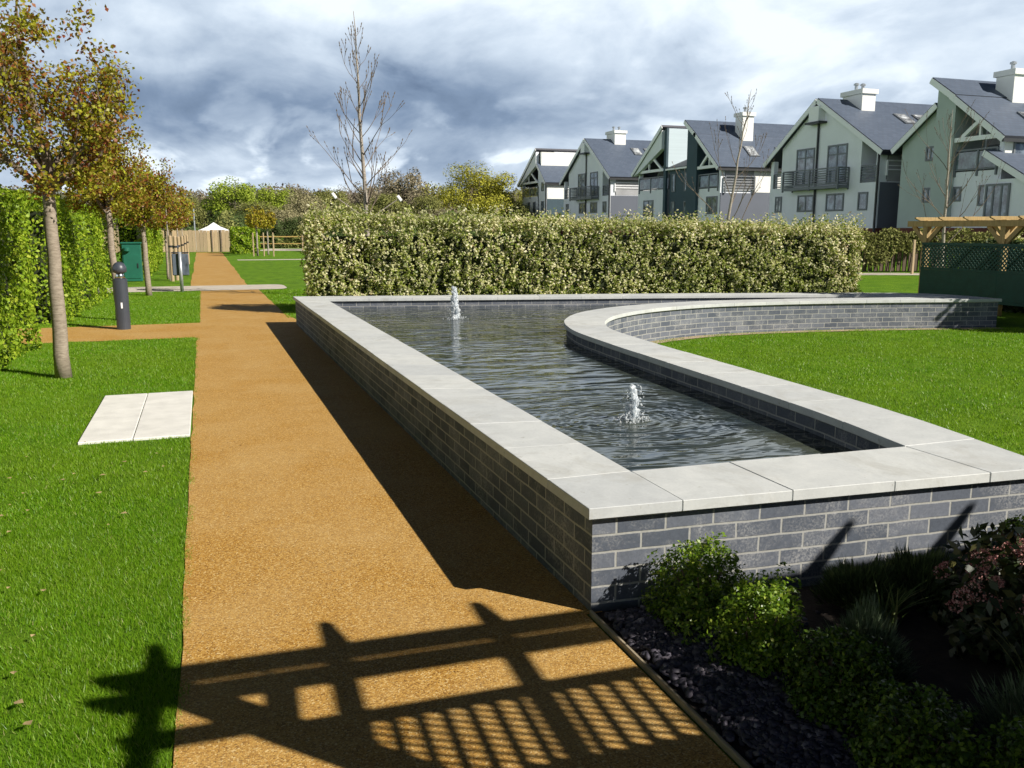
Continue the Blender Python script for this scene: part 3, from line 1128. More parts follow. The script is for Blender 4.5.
# left hornbeam hedge, planted in blocks along the path
blocks = [
    ((-3.4, -2.35, -1.5, 8.0, 0, 2.12), 'long hornbeam hedge run beside the viewer, ending at the frame edge', 5000, 0.10),
    ((-3.4, -2.22, 8.2, 13.35, 0, 2.12), 'tall hornbeam hedge block nearest the viewer, before the side path', 15000, 0.062),
    ((-3.5, -2.30, 16.3, 19.0, 0, 2.15), 'tall hornbeam hedge block just past the side path, behind the bollard', 7500, 0.066),
    ((-3.5, -2.22, 19.15, 23.4, 0, 2.10), 'tall hornbeam hedge block behind the second and third maple trunks', 9000, 0.07),
    ((-4.6, -3.1, 27.0, 31.5, 0, 2.05), 'shadowy hornbeam hedge block set back behind the green cabinet', 6500, 0.08),
    ((-2.9, -1.85, 31.5, 38.0, 0, 2.05), 'hornbeam hedge block beyond the green cabinet, near the stakes', 8000, 0.085),
    ((-2.9, -1.95, 38.4, 46.0, 0, 2.0), 'farthest hornbeam hedge block on the left, before the timber fence', 6000, 0.1),
]
for i, (bx, lab, n, L) in enumerate(blocks):
    hedge('hornbeam_hedge', lab, 'hedge', bx, n, L, L * 0.72, M_hedge, ['+x', '-y', '+y', '+z'], 0.11, 0.26, 'clipped hedge blocks left of the path', seed=i * 3.3, ragged=0.05)

# variegated hedge behind the pond, follows the slanting far wall
vh = thing('variegated_hedge', 'long cream and green variegated hedge behind the far pond wall', 'hedge', (7.0, 15.4, 0))
hx0, hx1, hd, hh = 0.0, 11.0, 1.0, 1.81
ang = math.atan2(14.30 - 16.75, 13.05 - 1.95)
ca, sa = math.cos(ang), math.sin(ang)
n = 9000
P0, N0 = surface_box(n, hx0, hx1, 0, hd, 0.02, hh - 0.05, ['-y', '+z', '-x', '+x'], 0.055, 2.1, 2.0, 0.14)
lean = unit(N0 * 0.5 + np.array([0, 0, 0.9]) + rng.normal(0, 0.35, (len(P0), 3)))
P = np.vstack([P0 + lean * (0.024 * q_) + rng.normal(0, 0.016, P0.shape) for q_ in range(7)])
N = np.vstack([N0] * 7)
k = 1500
bx, by = rng.uniform(hx0, hx1, k), rng.uniform(0.0, hd, k)
hgt = rng.uniform(0.0, 1.0, k) ** 1.6 * 0.33 + 0.09 * np.sin(bx * 3.1) * np.sin(bx * 1.3) + 0.05 * np.sin(bx * 7.0) + 0.03
for q in range(7):
    P = np.vstack([P, np.stack([bx + rng.normal(0, 0.025, k), by + rng.normal(0, 0.025, k), hh - 0.05 + hgt * q / 6], 1)])
    N = np.vstack([N, rng.normal(size=(k, 3))])
V, F = leaves(P, 0.064, 0.034, N * 0.9 + np.array([0.25, -0.1, 0.45]), 0.7)
slope = 1 - (V[:, 0] / hx1) * 0.12
V[:, 2] *= slope
Vw = np.stack([1.80 + V[:, 0] * ca - V[:, 1] * sa - 7.0, 16.75 + V[:, 0] * sa + V[:, 1] * ca - 15.4, V[:, 2]], 1)
link('foliage', np_mesh('foliage', Vw, F, M_varieg), vh)
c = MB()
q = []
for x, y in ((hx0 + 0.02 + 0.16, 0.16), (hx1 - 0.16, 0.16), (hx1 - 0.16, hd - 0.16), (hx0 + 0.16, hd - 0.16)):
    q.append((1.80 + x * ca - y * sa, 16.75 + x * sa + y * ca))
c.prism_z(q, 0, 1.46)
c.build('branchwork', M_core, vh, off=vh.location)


# ------------------------------------------------------------------ trees
def grow(rr, start, dirv, length, rad, depth, out, tips, spread=0.55, up=0.25, seg=4, kids=(2, 3), shrink=0.68, wander=0.16):
    pts, rads = [Vector(start)], [rad]
    d = Vector(dirv).normalized()
    for i in range(seg):
        d = (d + Vector((rr.gauss(0, wander), rr.gauss(0, wander), rr.gauss(0, wander) + up * 0.22))).normalized()
        pts.append(pts[-1] + d * (length / seg))
        rads.append(rad * (1 - 0.5 * (i + 1) / seg))
    out.append((pts, rads))
    if depth <= 0:
        tips.append((pts[-1], d))
        tips.append((pts[len(pts) // 2], d))
        return
    for k in range(rr.randint(*kids)):
        i = rr.randint(max(1, seg // 2), seg)
        a = d.orthogonal().normalized()
        a.rotate(Matrix.Rotation(rr.uniform(0, 6.283), 3, d))
        nd = (d * (1 - spread) + a * spread + Vector((0, 0, up * 0.5))).normalized()
        grow(rr, pts[i], nd, length * shrink * rr.uniform(0.8, 1.15), rads[i] * 0.75, depth - 1, out, tips, spread, up, max(3, seg - 1), kids, shrink, wander)
    grow(rr, pts[-1], d, length * shrink, rads[-1], depth - 1, out, tips, spread, up, max(3, seg - 1), kids, shrink, wander)


def street_tree(loc, label, trunk_h, top, crad, nleaf, leafL, seed, m=M_maple, lean=0.0, trunk_r=0.055, group='young maples in a row along the left hedge', dense_low=1.0, cat='tree', name='maple_tree', bark=None):
    rr = random.Random(seed)
    r_ = np.random.default_rng(seed)
    t = thing(name, label, cat, loc, group)
    b = MB()
    pts, rad = [], []
    for i in range(9):
        f = i / 8
        pts.append((-lean * (f - 0) * trunk_h + rr.gauss(0, 0.006), rr.gauss(0, 0.006), trunk_h * f - 0.02 * (i == 0)))
        rad.append(trunk_r * (1.18 - 0.12 * min(1, f * 8) - 0.28 * f))
    b.tube(pts, rad, 12)
    b.build('trunk', bark or M_bark, t, smooth=True)
    out, tips = [], []
    fork = Vector(pts[-1])
    H = top - trunk_h
    nb = 8
    for k in range(nb):
        a = 6.283 * k / nb + rr.uniform(-0.3, 0.3)
        sp = rr.uniform(0.25, 1.0)
        grow(rr, fork - Vector((0, 0, rr.uniform(0, 0.12))), (math.cos(a) * sp, math.sin(a) * sp, rr.uniform(0.35, 1.1)), H * 0.42, trunk_r * 0.42, 2, out, tips, 0.5, 0.3, 5, (2, 3), 0.66)
    grow(rr, fork, (0, 0, 1), H * 0.5, trunk_r * 0.6, 2, out, tips, 0.45, 0.4, 5, (2, 3), 0.62)
    b = MB()
    for p, r2 in out:
        b.tube(p, [max(q * 1.25, 0.0055) for q in r2], 5, cap=False)
    # squash the skeleton into the crown's envelope
    cx, cy = fork.x, fork.y

    def env(z):
        f = min(max((z - trunk_h) / H, 0), 1)
        return crad * (0.62 + 0.95 * f ** 0.5 * (1 - f) ** 0.45)
    vv = []
    for x, y, z in b.v:
        z = min(z, top + 0.1 * (z - top))
        rr_ = math.hypot(x - cx, y - cy)
        e = env(z) * 1.05
        s = e / rr_ * (1 - math.exp(-rr_ / e)) * 1.25 if rr_ > 1e-4 else 1
        s = min(1.0, s)
        vv.append((cx + (x - cx) * s, cy + (y - cy) * s, z))
    b.v = vv
    b.build('branches', M_twig, t)
    T = []
    for p, d in tips:
        z = min(p.z, top + 0.1 * (p.z - top))
        q = math.hypot(p.x - cx, p.y - cy)
        e = env(z) * 1.05
        s = min(1.0, e / q * (1 - math.exp(-q / e)) * 1.25) if q > 1e-4 else 1
        T.append((cx + (p.x - cx) * s, cy + (p.y - cy) * s, z))
    T = np.array(T)
    extra = []
    for p, r2 in out:
        if r2[0] < trunk_r * 0.36:
            for q_ in range(1, len(p)):
                for f in (0.33, 0.66, 1.0):
                    v = p[q_ - 1].lerp(p[q_], f)
                    z = min(v.z, top + 0.1 * (v.z - top))
                    q = math.hypot(v.x - cx, v.y - cy)
                    e = env(z) * 1.05
                    k_ = min(1.0, e / q * (1 - math.exp(-q / e)) * 1.25) if q > 1e-4 else 1
                    extra.append((cx + (v.x - cx) * k_, cy + (v.y - cy) * k_, z))
    T = np.vstack([T, np.array(extra)])
    wgt = 1.0 + dense_low * 3 * np.clip(1 - (T[:, 2] - trunk_h) / H, 0, 1)
    nc_ = 150
    fz = r_.beta(1.05, 1.9, nc_)
    ez = crad * (0.45 + 1.15 * fz ** 0.45 * (1 - fz) ** 0.55)
    aa, qq = r_.uniform(0, 6.283, nc_), np.sqrt(r_.random(nc_))
    E_ = np.stack([cx + np.cos(aa) * qq * ez, cy + np.sin(aa) * qq * ez, trunk_h - 0.10 + 0.06 * qq + fz * H], 1)
    nv_ = int(nleaf * 0.5)
    ws = r_.random(nc_) ** 1.5 + 0.05
    k_ = r_.choice(nc_, nv_, p=ws / ws.sum())
    idx = r_.choice(len(T), nleaf - nv_, p=wgt / wgt.sum())
    T = np.vstack([T[idx], E_[k_]])
    C = T + np.clip(r_.normal(0, 1, (nleaf, 3)), -2, 2) * np.array([crad * 0.10, crad * 0.10, crad * 0.08])
    V, F = leaves(C, leafL, leafL * 0.75, np.tile([0, 0, 0.6], (nleaf, 1)), 1.0, 0.6, r_)
    link('crown', np_mesh('crown', V, F, m), t)
    return t


street_tree((-1.53, 10.40, 0), 'nearest whole maple with a straight pale trunk and reddish green spring leaves', 2.08, 4.12, 0.80, 14500, 0.047, 21, trunk_r=0.075, lean=-0.01)
street_tree((-2.02, 4.75, 0), 'maple at the frame edge, only its leafy crown showing top left', 2.15, 4.2, 0.86, 15000, 0.050, 24, trunk_r=0.07)
street_tree((-1.48, 16.80, 0), 'maple behind the bollard, its slim trunk leaning towards the hedge', 1.95, 3.5, 0.70, 9500, 0.053, 33, lean=0.03, trunk_r=0.062)
street_tree((-1.33, 22.80, 0), 'maple on the small square of grass beyond the bollard', 1.80, 3.35, 0.90, 10500, 0.060, 45, trunk_r=0.068, lean=0.02)
street_tree((-1.15, 30.2, 0), 'small maple with orange brown crown above the first pair of stakes', 1.72, 3.2, 0.9, 5000, 0.08, 52, trunk_r=0.04)
street_tree((-1.20, 36.5, 0), 'small golden leaved tree farther along the hedge, beside the path', 1.72, 3.0, 0.85, 4200, 0.09, 58, M_yellowleaf, trunk_r=0.04)
street_tree((3.0, 54.5, 0), 'young golden tree with twin stakes on the far lawn, left of two', 1.7, 2.95, 0.62, 1500, 0.12, 66, M_yellowleaf, trunk_r=0.06, group='young golden trees on the far lawn', name='golden_tree', bark=M_birch)
street_tree((3.75, 56.5, 0), 'young golden tree with twin stakes on the far lawn, right of two', 1.7, 2.8, 0.52, 1200, 0.12, 68, M_yellowleaf, trunk_r=0.05, group='young golden trees on the far lawn', name='golden_tree', bark=M_birch)
street_tree((8.4, 68, 0), 'smallest yellow sapling against the dark wood beyond the rail fence', 1.5, 2.7, 0.8, 1300, 0.15, 71, M_yellowleaf, trunk_r=0.05, group='young golden trees on the far lawn', name='golden_tree', bark=M_birch)


# bare trees
def bare_tree(name, label, loc, h, rtrunk, seed, lean=(0, 0), low=0.25, nb=16, blen=0.36, m=M_birch, buds=True, tagged=True):
    rr = random.Random(seed)
    t = thing(name, label, 'bare tree', loc, None)
    b = MB()
    pts, rad = [], []
    N = 14
    for i in range(N + 1):
        f = i / N
        pts.append(Vector((lean[0] * f ** 1.3 * h + rr.gauss(0, 0.02) * f, lean[1] * f ** 1.3 * h + rr.gauss(0, 0.02) * f, h * f)))
        rad.append(rtrunk * (1 - f) ** 0.85 + 0.006)
    b.tube(pts, rad, 8)
    b.build('trunk', m, t, smooth=True)
    out, tips = [], []
    for k in range(nb):
        f = low + (0.93 - low) * (k + rr.random() * 0.6) / nb
        i = min(N - 1, int(f * N))
        p = pts[i].lerp(pts[i + 1], f * N - i)
        a = k * 2.4 + rr.uniform(-0.5, 0.5)
        L = h * blen * (1 - f) ** 0.65 * rr.uniform(0.65, 1.15)
        grow(rr, p, (math.cos(a) * 0.75, math.sin(a) * 0.75, 0.75), L, rad[i] * 0.45, 2 if L > 0.5 else 1, out, tips, 0.32, 0.45, 5, (1, 2), 0.55, 0.10)
    b = MB()
    for p, r2 in out:
        b.tube(p, [max(q * 0.8, 0.0042) for q in r2], 4, cap=False)
    if buds:
        for p, d in tips:
            s = 0.014
            b.tube([p, p + d * 0.05], [s, s * 0.3], 4)
    b.build('branches', M_twig, t)
    return t


bt = bare_tree('bare_tree', 'tall slender leafless tree standing behind the variegated hedge', (3.62, 20.4, 0), 6.35, 0.062, 3, (-0.03, 0.0), 0.28, 30, 0.20)
b = MB()
for dx, dy, z0, z1 in ((-0.75, 0.1, 1.8, 2.35), (0.72, -0.1, 1.8, 2.30)):
    b.tube([(0, 0, z0), (dx, dy, z1)], [0.018, 0.010], 5)
b.build('bracing_pole', M_birch, bt)
for dx, dy, z1 in ((-0.75, 0.1, 2.35), (0.72, -0.1, 2.30)):
    b = MB()
    b.bar((dx - 0.04, dy, z1 + 0.06), (dx + 0.05, dy, z1 - 0.06), 0.06, 0.07)
    b.build('white_tie', M_canvas, bt, bevel=0.012)
bare_tree('birch_tree', 'leaning bare birch in front of the dark teal house', (14.46, 22.48, 0), 5.55, 0.055, 8, (0.12, -0.04), 0.16, 11, 0.30)
bare_tree('birch_tree', 'bare birch with many thin stems in front of the sage green house', (23.8, 23.4, 0), 5.5, 0.06, 14, (-0.02, 0.0), 0.14, 15, 0.42)


# ------------------------------------------------------------------ wood in the background
def blob_crown(r_, rx, ry, rz, n, L, clumps, gaps=0.0):
    cs = unit(r_.normal(size=(clumps, 3))) * r_.uniform(0.35, 0.85, (clumps, 1))
    cs[:, 2] = cs[:, 2] * 0.9
    k = r_.integers(0, clumps, n)
    s = r_.uniform(0.16, 0.36, clumps)
    d = unit(r_.normal(size=(n, 3))) * (s[k] * r_.uniform(0.55, 1.05, n))[:, None]
    C = (cs[k] + d)
    N = d + cs[k] * 0.4
    C = C * np.array([rx, ry, rz])
    return leaves(C, L, L * 0.7, unit(N) + np.array([0, 0, 0.3]), 0.7, 0.0, r_)


def wood_leaf(name, c, tr=0.25):
    lo = tuple(x * 0.6 for x in c)
    hi = tuple(min(1, x * 1.45) for x in c)
    return leaf(name, [(0, lo), (0.6, c), (1, hi)], tr, 0.7, 0.2)


kinds = {
    'lime': (wood_leaf('lime_leaf', (0.31, 0.39, 0.045)), 'broadleaf_tree'),
    'olive': (wood_leaf('olive_leaf', (0.25, 0.26, 0.08)), 'broadleaf_tree'),
    'brown': (wood_leaf('bare_twig_mass', (0.25, 0.215, 0.14), 0.1), 'leafless_tree'),
    'dark': (wood_leaf('dark_leaf', (0.10, 0.145, 0.045)), 'evergreen_tree'),
    'willow': (wood_leaf('willow_leaf', (0.40, 0.39, 0.05)), 'willow_tree'),
    'pale': (wood_leaf('pale_blossom_twig', (0.36, 0.33, 0.18)), 'leafless_tree'),
}
protos = {}
for i, (kname, (m, nm)) in enumerate(kinds.items()):
    r_ = np.random.default_rng(100 + i)
    n = {'willow': 24000, 'brown': 6000, 'pale': 6000}.get(kname, 8000)
    V, F = blob_crown(r_, 1, 1, 1, n, 0.062 if kname != 'willow' else 0.038, 44 if kname != 'willow' else 70)
    V[:, 2] = V[:, 2] * 0.5 + 0.62
    me = np_mesh('crown', V, F, m)
    rr = random.Random(300 + i)
    out, tips = [], []
    for k in range(6):
        a = k * 1.05
        grow(rr, (0, 0, 0.16), (math.cos(a) * 0.6, math.sin(a) * 0.6, 0.9), 0.42, 0.022, 2, out, tips, 0.45, 0.3, 4, (2, 3), 0.62)
    b = MB()
    b.tube([(0, 0, -0.02), (0.01, 0, 0.2), (0, 0.01, 0.5)], [0.045, 0.034, 0.02], 7)
    for p, r2 in out:
        b.tube(p, [max(q, 0.004) for q in r2], 4, cap=False)
    tm = b.build('trunk', M_twig)
    tme = tm.data
    bpy.data.objects.remove(tm)
    protos[kname] = (me, tme, nm)
PX = math.tan(R(19.33))


def unproj(u, D):
    """ground point seen at picture column u, D metres ahead"""
    r = (u - 512) / 867 * D
    y = R(19.33)
    return (math.sin(y) * D + math.cos(y) * r, math.cos(y) * D - math.sin(y) * r)


def wood_tree(kname, u, D, vtop, wpx, label, hscale=1.0):
    me, tme, nm = protos[kname]
    x, y = unproj(u, D)
    h = 1.6 + (229 - vtop) * D / 850
    r = wpx * D / 867 / 2
    t = thing(nm, label, 'tree', (x, y, 0), 'trees of the background wood', rz=(u * 0.37) % 6.28)
    a = link('crown', me, t)
    a.scale = (r / 0.95, r / 0.95, h / 1.12)
    b_ = link('trunk', tme, t)
    b_.scale = (r / 0.95, r / 0.95, h / 1.12)
    return t


WT = [
    ('willow', 478, 95, 162, 104, 'big yellow green willow, left of the houses'),
    ('willow', 530, 118, 190, 50, 'second willow partly hidden behind the farthest house'),
    ('brown', 408, 110, 163, 66, 'round grey brown leafless tree between bare trunk and willow'),
    ('olive', 430, 90, 192, 44, 'low olive bush tree at the left foot of the willow'),
    ('brown', 362, 105, 178, 46, 'leafless brown tree straight behind the tall bare trunk'),
    ('olive', 335, 92, 186, 52, 'olive tree left of the tall bare trunk, above the hedge end'),
    ('olive', 388, 88, 190, 46, 'olive tree right of the tall bare trunk, above the hedge'),
    ('pale', 308, 86, 188, 46, 'pale twiggy tree behind the left end of the variegated hedge'),
    ('lime', 240, 96, 177, 62, 'fresh lime green tree standing highest above the path end'),
    ('lime', 278, 100, 184, 50, 'lime green tree immediately right of the highest lime tree'),
    ('olive', 262, 84, 198, 56, 'broad olive tree in front of the two lime green trees'),
    ('brown', 300, 108, 180, 44, 'brown leafless tree right of the two lime green trees'),
    ('dark', 236, 80, 208, 50, 'dark evergreen behind the white gazebo and young golden trees'),
    ('brown', 212, 98, 186, 46, 'brown twiggy tree left of the highest lime green tree'),
    ('olive', 192, 84, 192, 44, 'olive tree behind the white gazebo, left of the lamp pole'),
    ('brown', 172, 92, 188, 40, 'brown twiggy tree mostly behind the maple crowns'),
    ('pale', 288, 80, 204, 50, 'pale twiggy low tree above the rail fence'),
    ('dark', 275, 76, 216, 54, 'low dark evergreen just behind the rail fence'),
    ('dark', 310, 78, 214, 56, 'low dark evergreen at the left end of the variegated hedge'),
    ('olive', 360, 82, 200, 60, 'low olive thicket tree at the foot of the tall bare trunk'),
    ('brown', 445, 86, 203, 54, 'low brown thicket tree under the left side of the willow'),
    ('olive', 515, 92, 198, 44, 'olive tree right of the willow at the farthest house wall'),
]
for a in WT:
    wood_tree(*a)

# hill and its far wood
b = MB()
nx = 60
prof = []
for i in range(nx + 1):
    u = -200 + 1400 * i / nx
    x, y = unproj(u, 300)
    hgt = 10.5 + 2.0 * math.sin(i * 0.35) + 1.2 * math.sin(i * 1.1)
    if u > 520:
        hgt *= max(0.25, 1 - (u - 520) / 300)
    prof.append((x, y, hgt))
for i in range(nx):
    (x0, y0, h0), (x1, y1, h1) = prof[i], prof[i + 1]
    s = 0.55
    b.add([(x0 * s, y0 * s, 0), (x1 * s, y1 * s, 0), (x1, y1, h1), (x0, y0, h0)], [(0, 1, 2, 3)])
    b.add([(x0, y0, h0), (x1, y1, h1), (x1 * 1.5, y1 * 1.5, 0), (x0 * 1.5, y0 * 1.5, 0)], [(0, 1, 2, 3)])
setp(b.build('hill', plain('far_hill_cover', (0.16, 0.16, 0.085), 0.95, 0.45, 0.15)), 'low wooded hill closing the horizon behind the houses', 'hill', kind='structure')
r_ = np.random.default_rng(77)
n = 42000
u = r_.uniform(-60, 640, n)
D = r_.uniform(165, 300, n)
f = (D - 165) / 135
rx = (u - 512) / 867 * D
y_ = R(19.33)
X = np.sin(y_) * D + np.cos(y_) * rx
Y = np.cos(y_) * D - np.sin(y_) * rx
clump = 2.6 * np.abs(np.sin(X * 0.21 + np.sin(Y * 0.13)) * np.sin(Y * 0.17 + 0.6 * np.sin(X * 0.3)))
Z = np.interp(f, [0, 1], [0.5, 10.0]) + r_.random(n) * (3.4 + clump * 1.2) + (np.sin(u * 0.05) * 0.9)
V, F = leaves(np.stack([X, Y, Z], 1), 1.15, 0.75, np.tile([0, -0.6, 0.6], (n, 1)), 0.8, 0, r_)
setp(link('distant_wood', np_mesh('distant_wood', V, F, [wood_leaf('far_wood_olive', (0.15, 0.15, 0.08), 0.15), wood_leaf('far_wood_brown', (0.18, 0.15, 0.115), 0.1)], (np.sin(X * 0.05) + np.sin(Y * 0.07) + r_.normal(0, 0.6, n) > 0).astype(int))), 'hazy brown olive wood covering the far hill', 'wood', kind='stuff')

# undergrowth along the wood edge
n = 26000
u = r_.uniform(150, 560, n)
D = r_.uniform(74, 82, n)
rx = (u - 512) / 867 * D
X = np.sin(y_) * D + np.cos(y_) * rx
Y = np.cos(y_) * D - np.sin(y_) * rx
Z = r_.random(n) ** 0.8 * (1.9 + 0.8 * np.sin(u * 0.06) + 0.5 * np.sin(u * 0.17))
V, F = leaves(np.stack([X, Y, Z], 1), 0.26, 0.17, np.tile([0, -0.7, 0.6], (n, 1)), 0.8, 0, r_)
setp(link('undergrowth', np_mesh('undergrowth', V, F, [kinds['dark'][0], kinds['olive'][0]], (np.sin(u * 0.09) + r_.normal(0, 0.5, n) > 0.2).astype(int))), 'tangled dark undergrowth along the edge of the wood', 'undergrowth', kind='stuff')

# ================================================================== HOUSES (west gables on x = HX)
HX = 33.0
ROOF_T = 0.18


def win(h, y0, y1, z0, z1, x=HX, bars=1, glass=None, transom=None, axis='x', proud=0.05):
    """window: frame with a pane child; on a west wall (axis x) or a south wall (axis y, where x is the wall's y and y0..y1 run along x)"""
    f, p = MB(), MB()
    fw = 0.09
    if y0 > y1:
        y0, y1 = y1, y0

    def bx(mb, a0, a1, b0, b1, d0, d1):
        if axis == 'x':
            mb.box(x - d1, x - d0, a0, a1, b0, b1)
        else:
            mb.box(a0, a1, x - d1, x - d0, b0, b1)
    bx(f, y0, y1, z0, z0 + fw, 0.0, proud)
    bx(f, y0, y1, z1 - fw, z1, 0.0, proud)
    bx(f, y0, y0 + fw, z0 + fw, z1 - fw, 0.0, proud)
    bx(f, y1 - fw, y1, z0 + fw, z1 - fw, 0.0, proud)
    for k in range(1, bars + 1):
        yc = y0 + (y1 - y0) * k / (bars + 1)
        bx(f, yc - fw * 0.5, yc + fw * 0.5, z0 + fw, z1 - fw, 0.0, proud * 0.8)
    if transom:
        bx(f, y0 + fw, y1 - fw, transom - 0.04, transom + 0.04, 0.0, proud * 0.7)
    bx(p, y0 + 0.02, y1 - 0.02, z0 + 0.02, z1 - 0.02, 0.0, proud * 0.35)
    fo = f.build('window', M_frame, h, off=h.location)
    p.build('pane', glass or M_glass, fo, off=h.location)
    return fo


def roof_plane(h, ya, za, yb, zb, x0, x1, over=0.0, name='roof'):
    """one pitched roof slab between (ya,za) high edge and (yb,zb) eave, running in x, with slate courses and a white verge"""
    d = Vector((yb - ya, zb - za))
    L = d.length
    d /= L
    yb2, zb2 = yb + d.x * over, zb + d.y * over
    n = Vector((-d.y, d.x))
    if n.y < 0:
        n = -n
    L2 = L + over
    b = MB()
    top = [(ya + n.x * ROOF_T, za + n.y * ROOF_T), (yb2 + n.x * ROOF_T, zb2 + n.y * ROOF_T)]
    bot = [(ya, za), (yb2, zb2)]
    v = [(x0, *bot[0]), (x0, *bot[1]), (x0, *top[1]), (x0, *top[0]), (x1, *bot[0]), (x1, *bot[1]), (x1, *top[1]), (x1, *top[0])]
    uv = [(0, L2), (0, 0), (x1 - x0, 0), (x1 - x0, L2)]
    z4 = [(0, 0)] * 4
    fs = [(3, 2, 6, 7), (0, 1, 2, 3), (4, 7, 6, 5), (0, 4, 5, 1), (1, 5, 6, 2), (0, 3, 7, 4)]
    b.add(v, fs, 0, [uv] + [z4] * 5)
    ro = b.build(name, M_roof, h, off=h.location)
    me = ro.data
    bm = bmesh.new()
    bm.from_mesh(me)
    bmesh.ops.recalc_face_normals(bm, faces=bm.faces[:])
    bm.to_mesh(me)
    bm.free()
    # verge board on the gable edge, gutter at the eave
    vb = MB()
    q = 0.30
    vb.add([(x0 - 0.03, ya - n.x * 0.12, za - n.y * 0.12), (x0 - 0.03, yb2 - n.x * 0.12, zb2 - n.y * 0.12), (x0 - 0.03, yb2 + n.x * (q - 0.16), zb2 + n.y * (q - 0.16)), (x0 - 0.03, ya + n.x * (q - 0.16), za + n.y * (q - 0.16)),
            (x0 + 0.02, ya - n.x * 0.12, za - n.y * 0.12), (x0 + 0.02, yb2 - n.x * 0.12, zb2 - n.y * 0.12), (x0 + 0.02, yb2 + n.x * (q - 0.16), zb2 + n.y * (q - 0.16)), (x0 + 0.02, ya + n.x * (q - 0.16), za + n.y * (q - 0.16))],
           [(0, 1, 2, 3), (7, 6, 5, 4), (0, 4, 5, 1), (1, 5, 6, 2), (2, 6, 7, 3), (3, 7, 4, 0)])
    vb.build('verge_board', M_white, ro, off=h.location)
    gb = MB()
    gb.box(x0, x1, yb2 - 0.05, yb2 + 0.05, zb2 - 0.10, zb2 + 0.05)
    gb.build('gutter', M_iron, ro, off=h.location)
    return ro


def chimney(h, y0, y1, x0, x1, z0, z1, pots=1):
    c = MB()
    c.box(x0, x1, y0, y1, z0, z1 - 0.25)
    c.box(x0 - 0.10, x1 + 0.10, y0 - 0.10, y1 + 0.10, z1 - 0.25, z1)
    co = c.build('chimney', M_renderw, h, off=h.location)
    p = MB()
    for k in range(pots):
        xx = x0 + (x1 - x0) * (k + 0.5) / pots
        p.lathe((xx, (y0 + y1) / 2, z1), [(0.09, 0), (0.09, 0.28), (0.15, 0.30), (0.15, 0.38), (0.05, 0.42)], 8)
    p.build('flue', M_galv, co, off=h.location)


def skylight(h, ya, za, yb, zb, x, t, w=0.8, l=1.2):
    d = Vector((yb - ya, zb - za)).normalized()
    n = Vector((-d.y, d.x))
    n = -n if n.y < 0 else n
    L = math.dist((ya, za), (yb, zb)) * t
    y, z = ya + d.x * L + n.x * ROOF_T, za + d.y * L + n.y * ROOF_T
    f, p = MB(), MB()
    a, b_ = Vector((0, y, z)), Vector((0, y + d.x * l, z + d.y * l))
    for mb, q, hh in ((f, 0.0, 0.07), (p, 0.09, 0.085)):
        pts = []
        for k in (0.0, hh):
            for (yy, zz), xx in (((y + d.x * q, z + d.y * q), x + q), ((y + d.x * (l - q), z + d.y * (l - q)), x + q), ((y + d.x * (l - q), z + d.y * (l - q)), x + w - q), ((y + d.x * q, z + d.y * q), x + w - q)):
                pts.append((xx, yy + n.x * k, zz + n.y * k))
        mb.add(pts, [(0, 1, 2, 3), (7, 6, 5, 4), (0, 4, 5, 1), (1, 5, 6, 2), (2, 6, 7, 3), (3, 7, 4, 0)])
    fo = f.build('skylight', M_frame, h, off=h.location)
    p.build('pane', M_curtain, fo, off=h.location)


def railing(h, pts, z0, z1, bars=5, glass=False, name='balcony_railing', white=False, off=None):
    b = MB()
    for a, c_ in zip(pts[:-1], pts[1:]):
        b.bar((*a, z1), (*c_, z1), 0.075, 0.075)
        b.bar((*a, z0 + 0.05), (*c_, z0 + 0.05), 0.06, 0.06)
        if not glass:
            for k in range(1, bars):
                z = z0 + (z1 - z0) * k / bars
                b.bar((*a, z), (*c_, z), 0.045, 0.045)
    for a in pts:
        b.bar((*a, z0 - 0.25), (*a, z1), 0.085, 0.085, up=(1, 0, 0))
    off = off or h.location
    ro = b.build(name, M_white if white else M_frame, h, off=off)
    if glass:
        p = MB()
        for a, c_ in zip(pts[:-1], pts[1:]):
            p.bar((*a, (z0 + z1) / 2), (*c_, (z0 + z1) / 2), 0.012, (z1 - z0) * 0.8)
        p.build('glass_panel', M_balglass, ro, off=off)
    return ro


def pipe(h, y, z0, z1, x=HX - 0.08):
    b = MB()
    b.tube([(x, y, z0), (x, y, z1)], 0.06, 8)
    b.build('downpipe', M_iron, h, off=h.location)


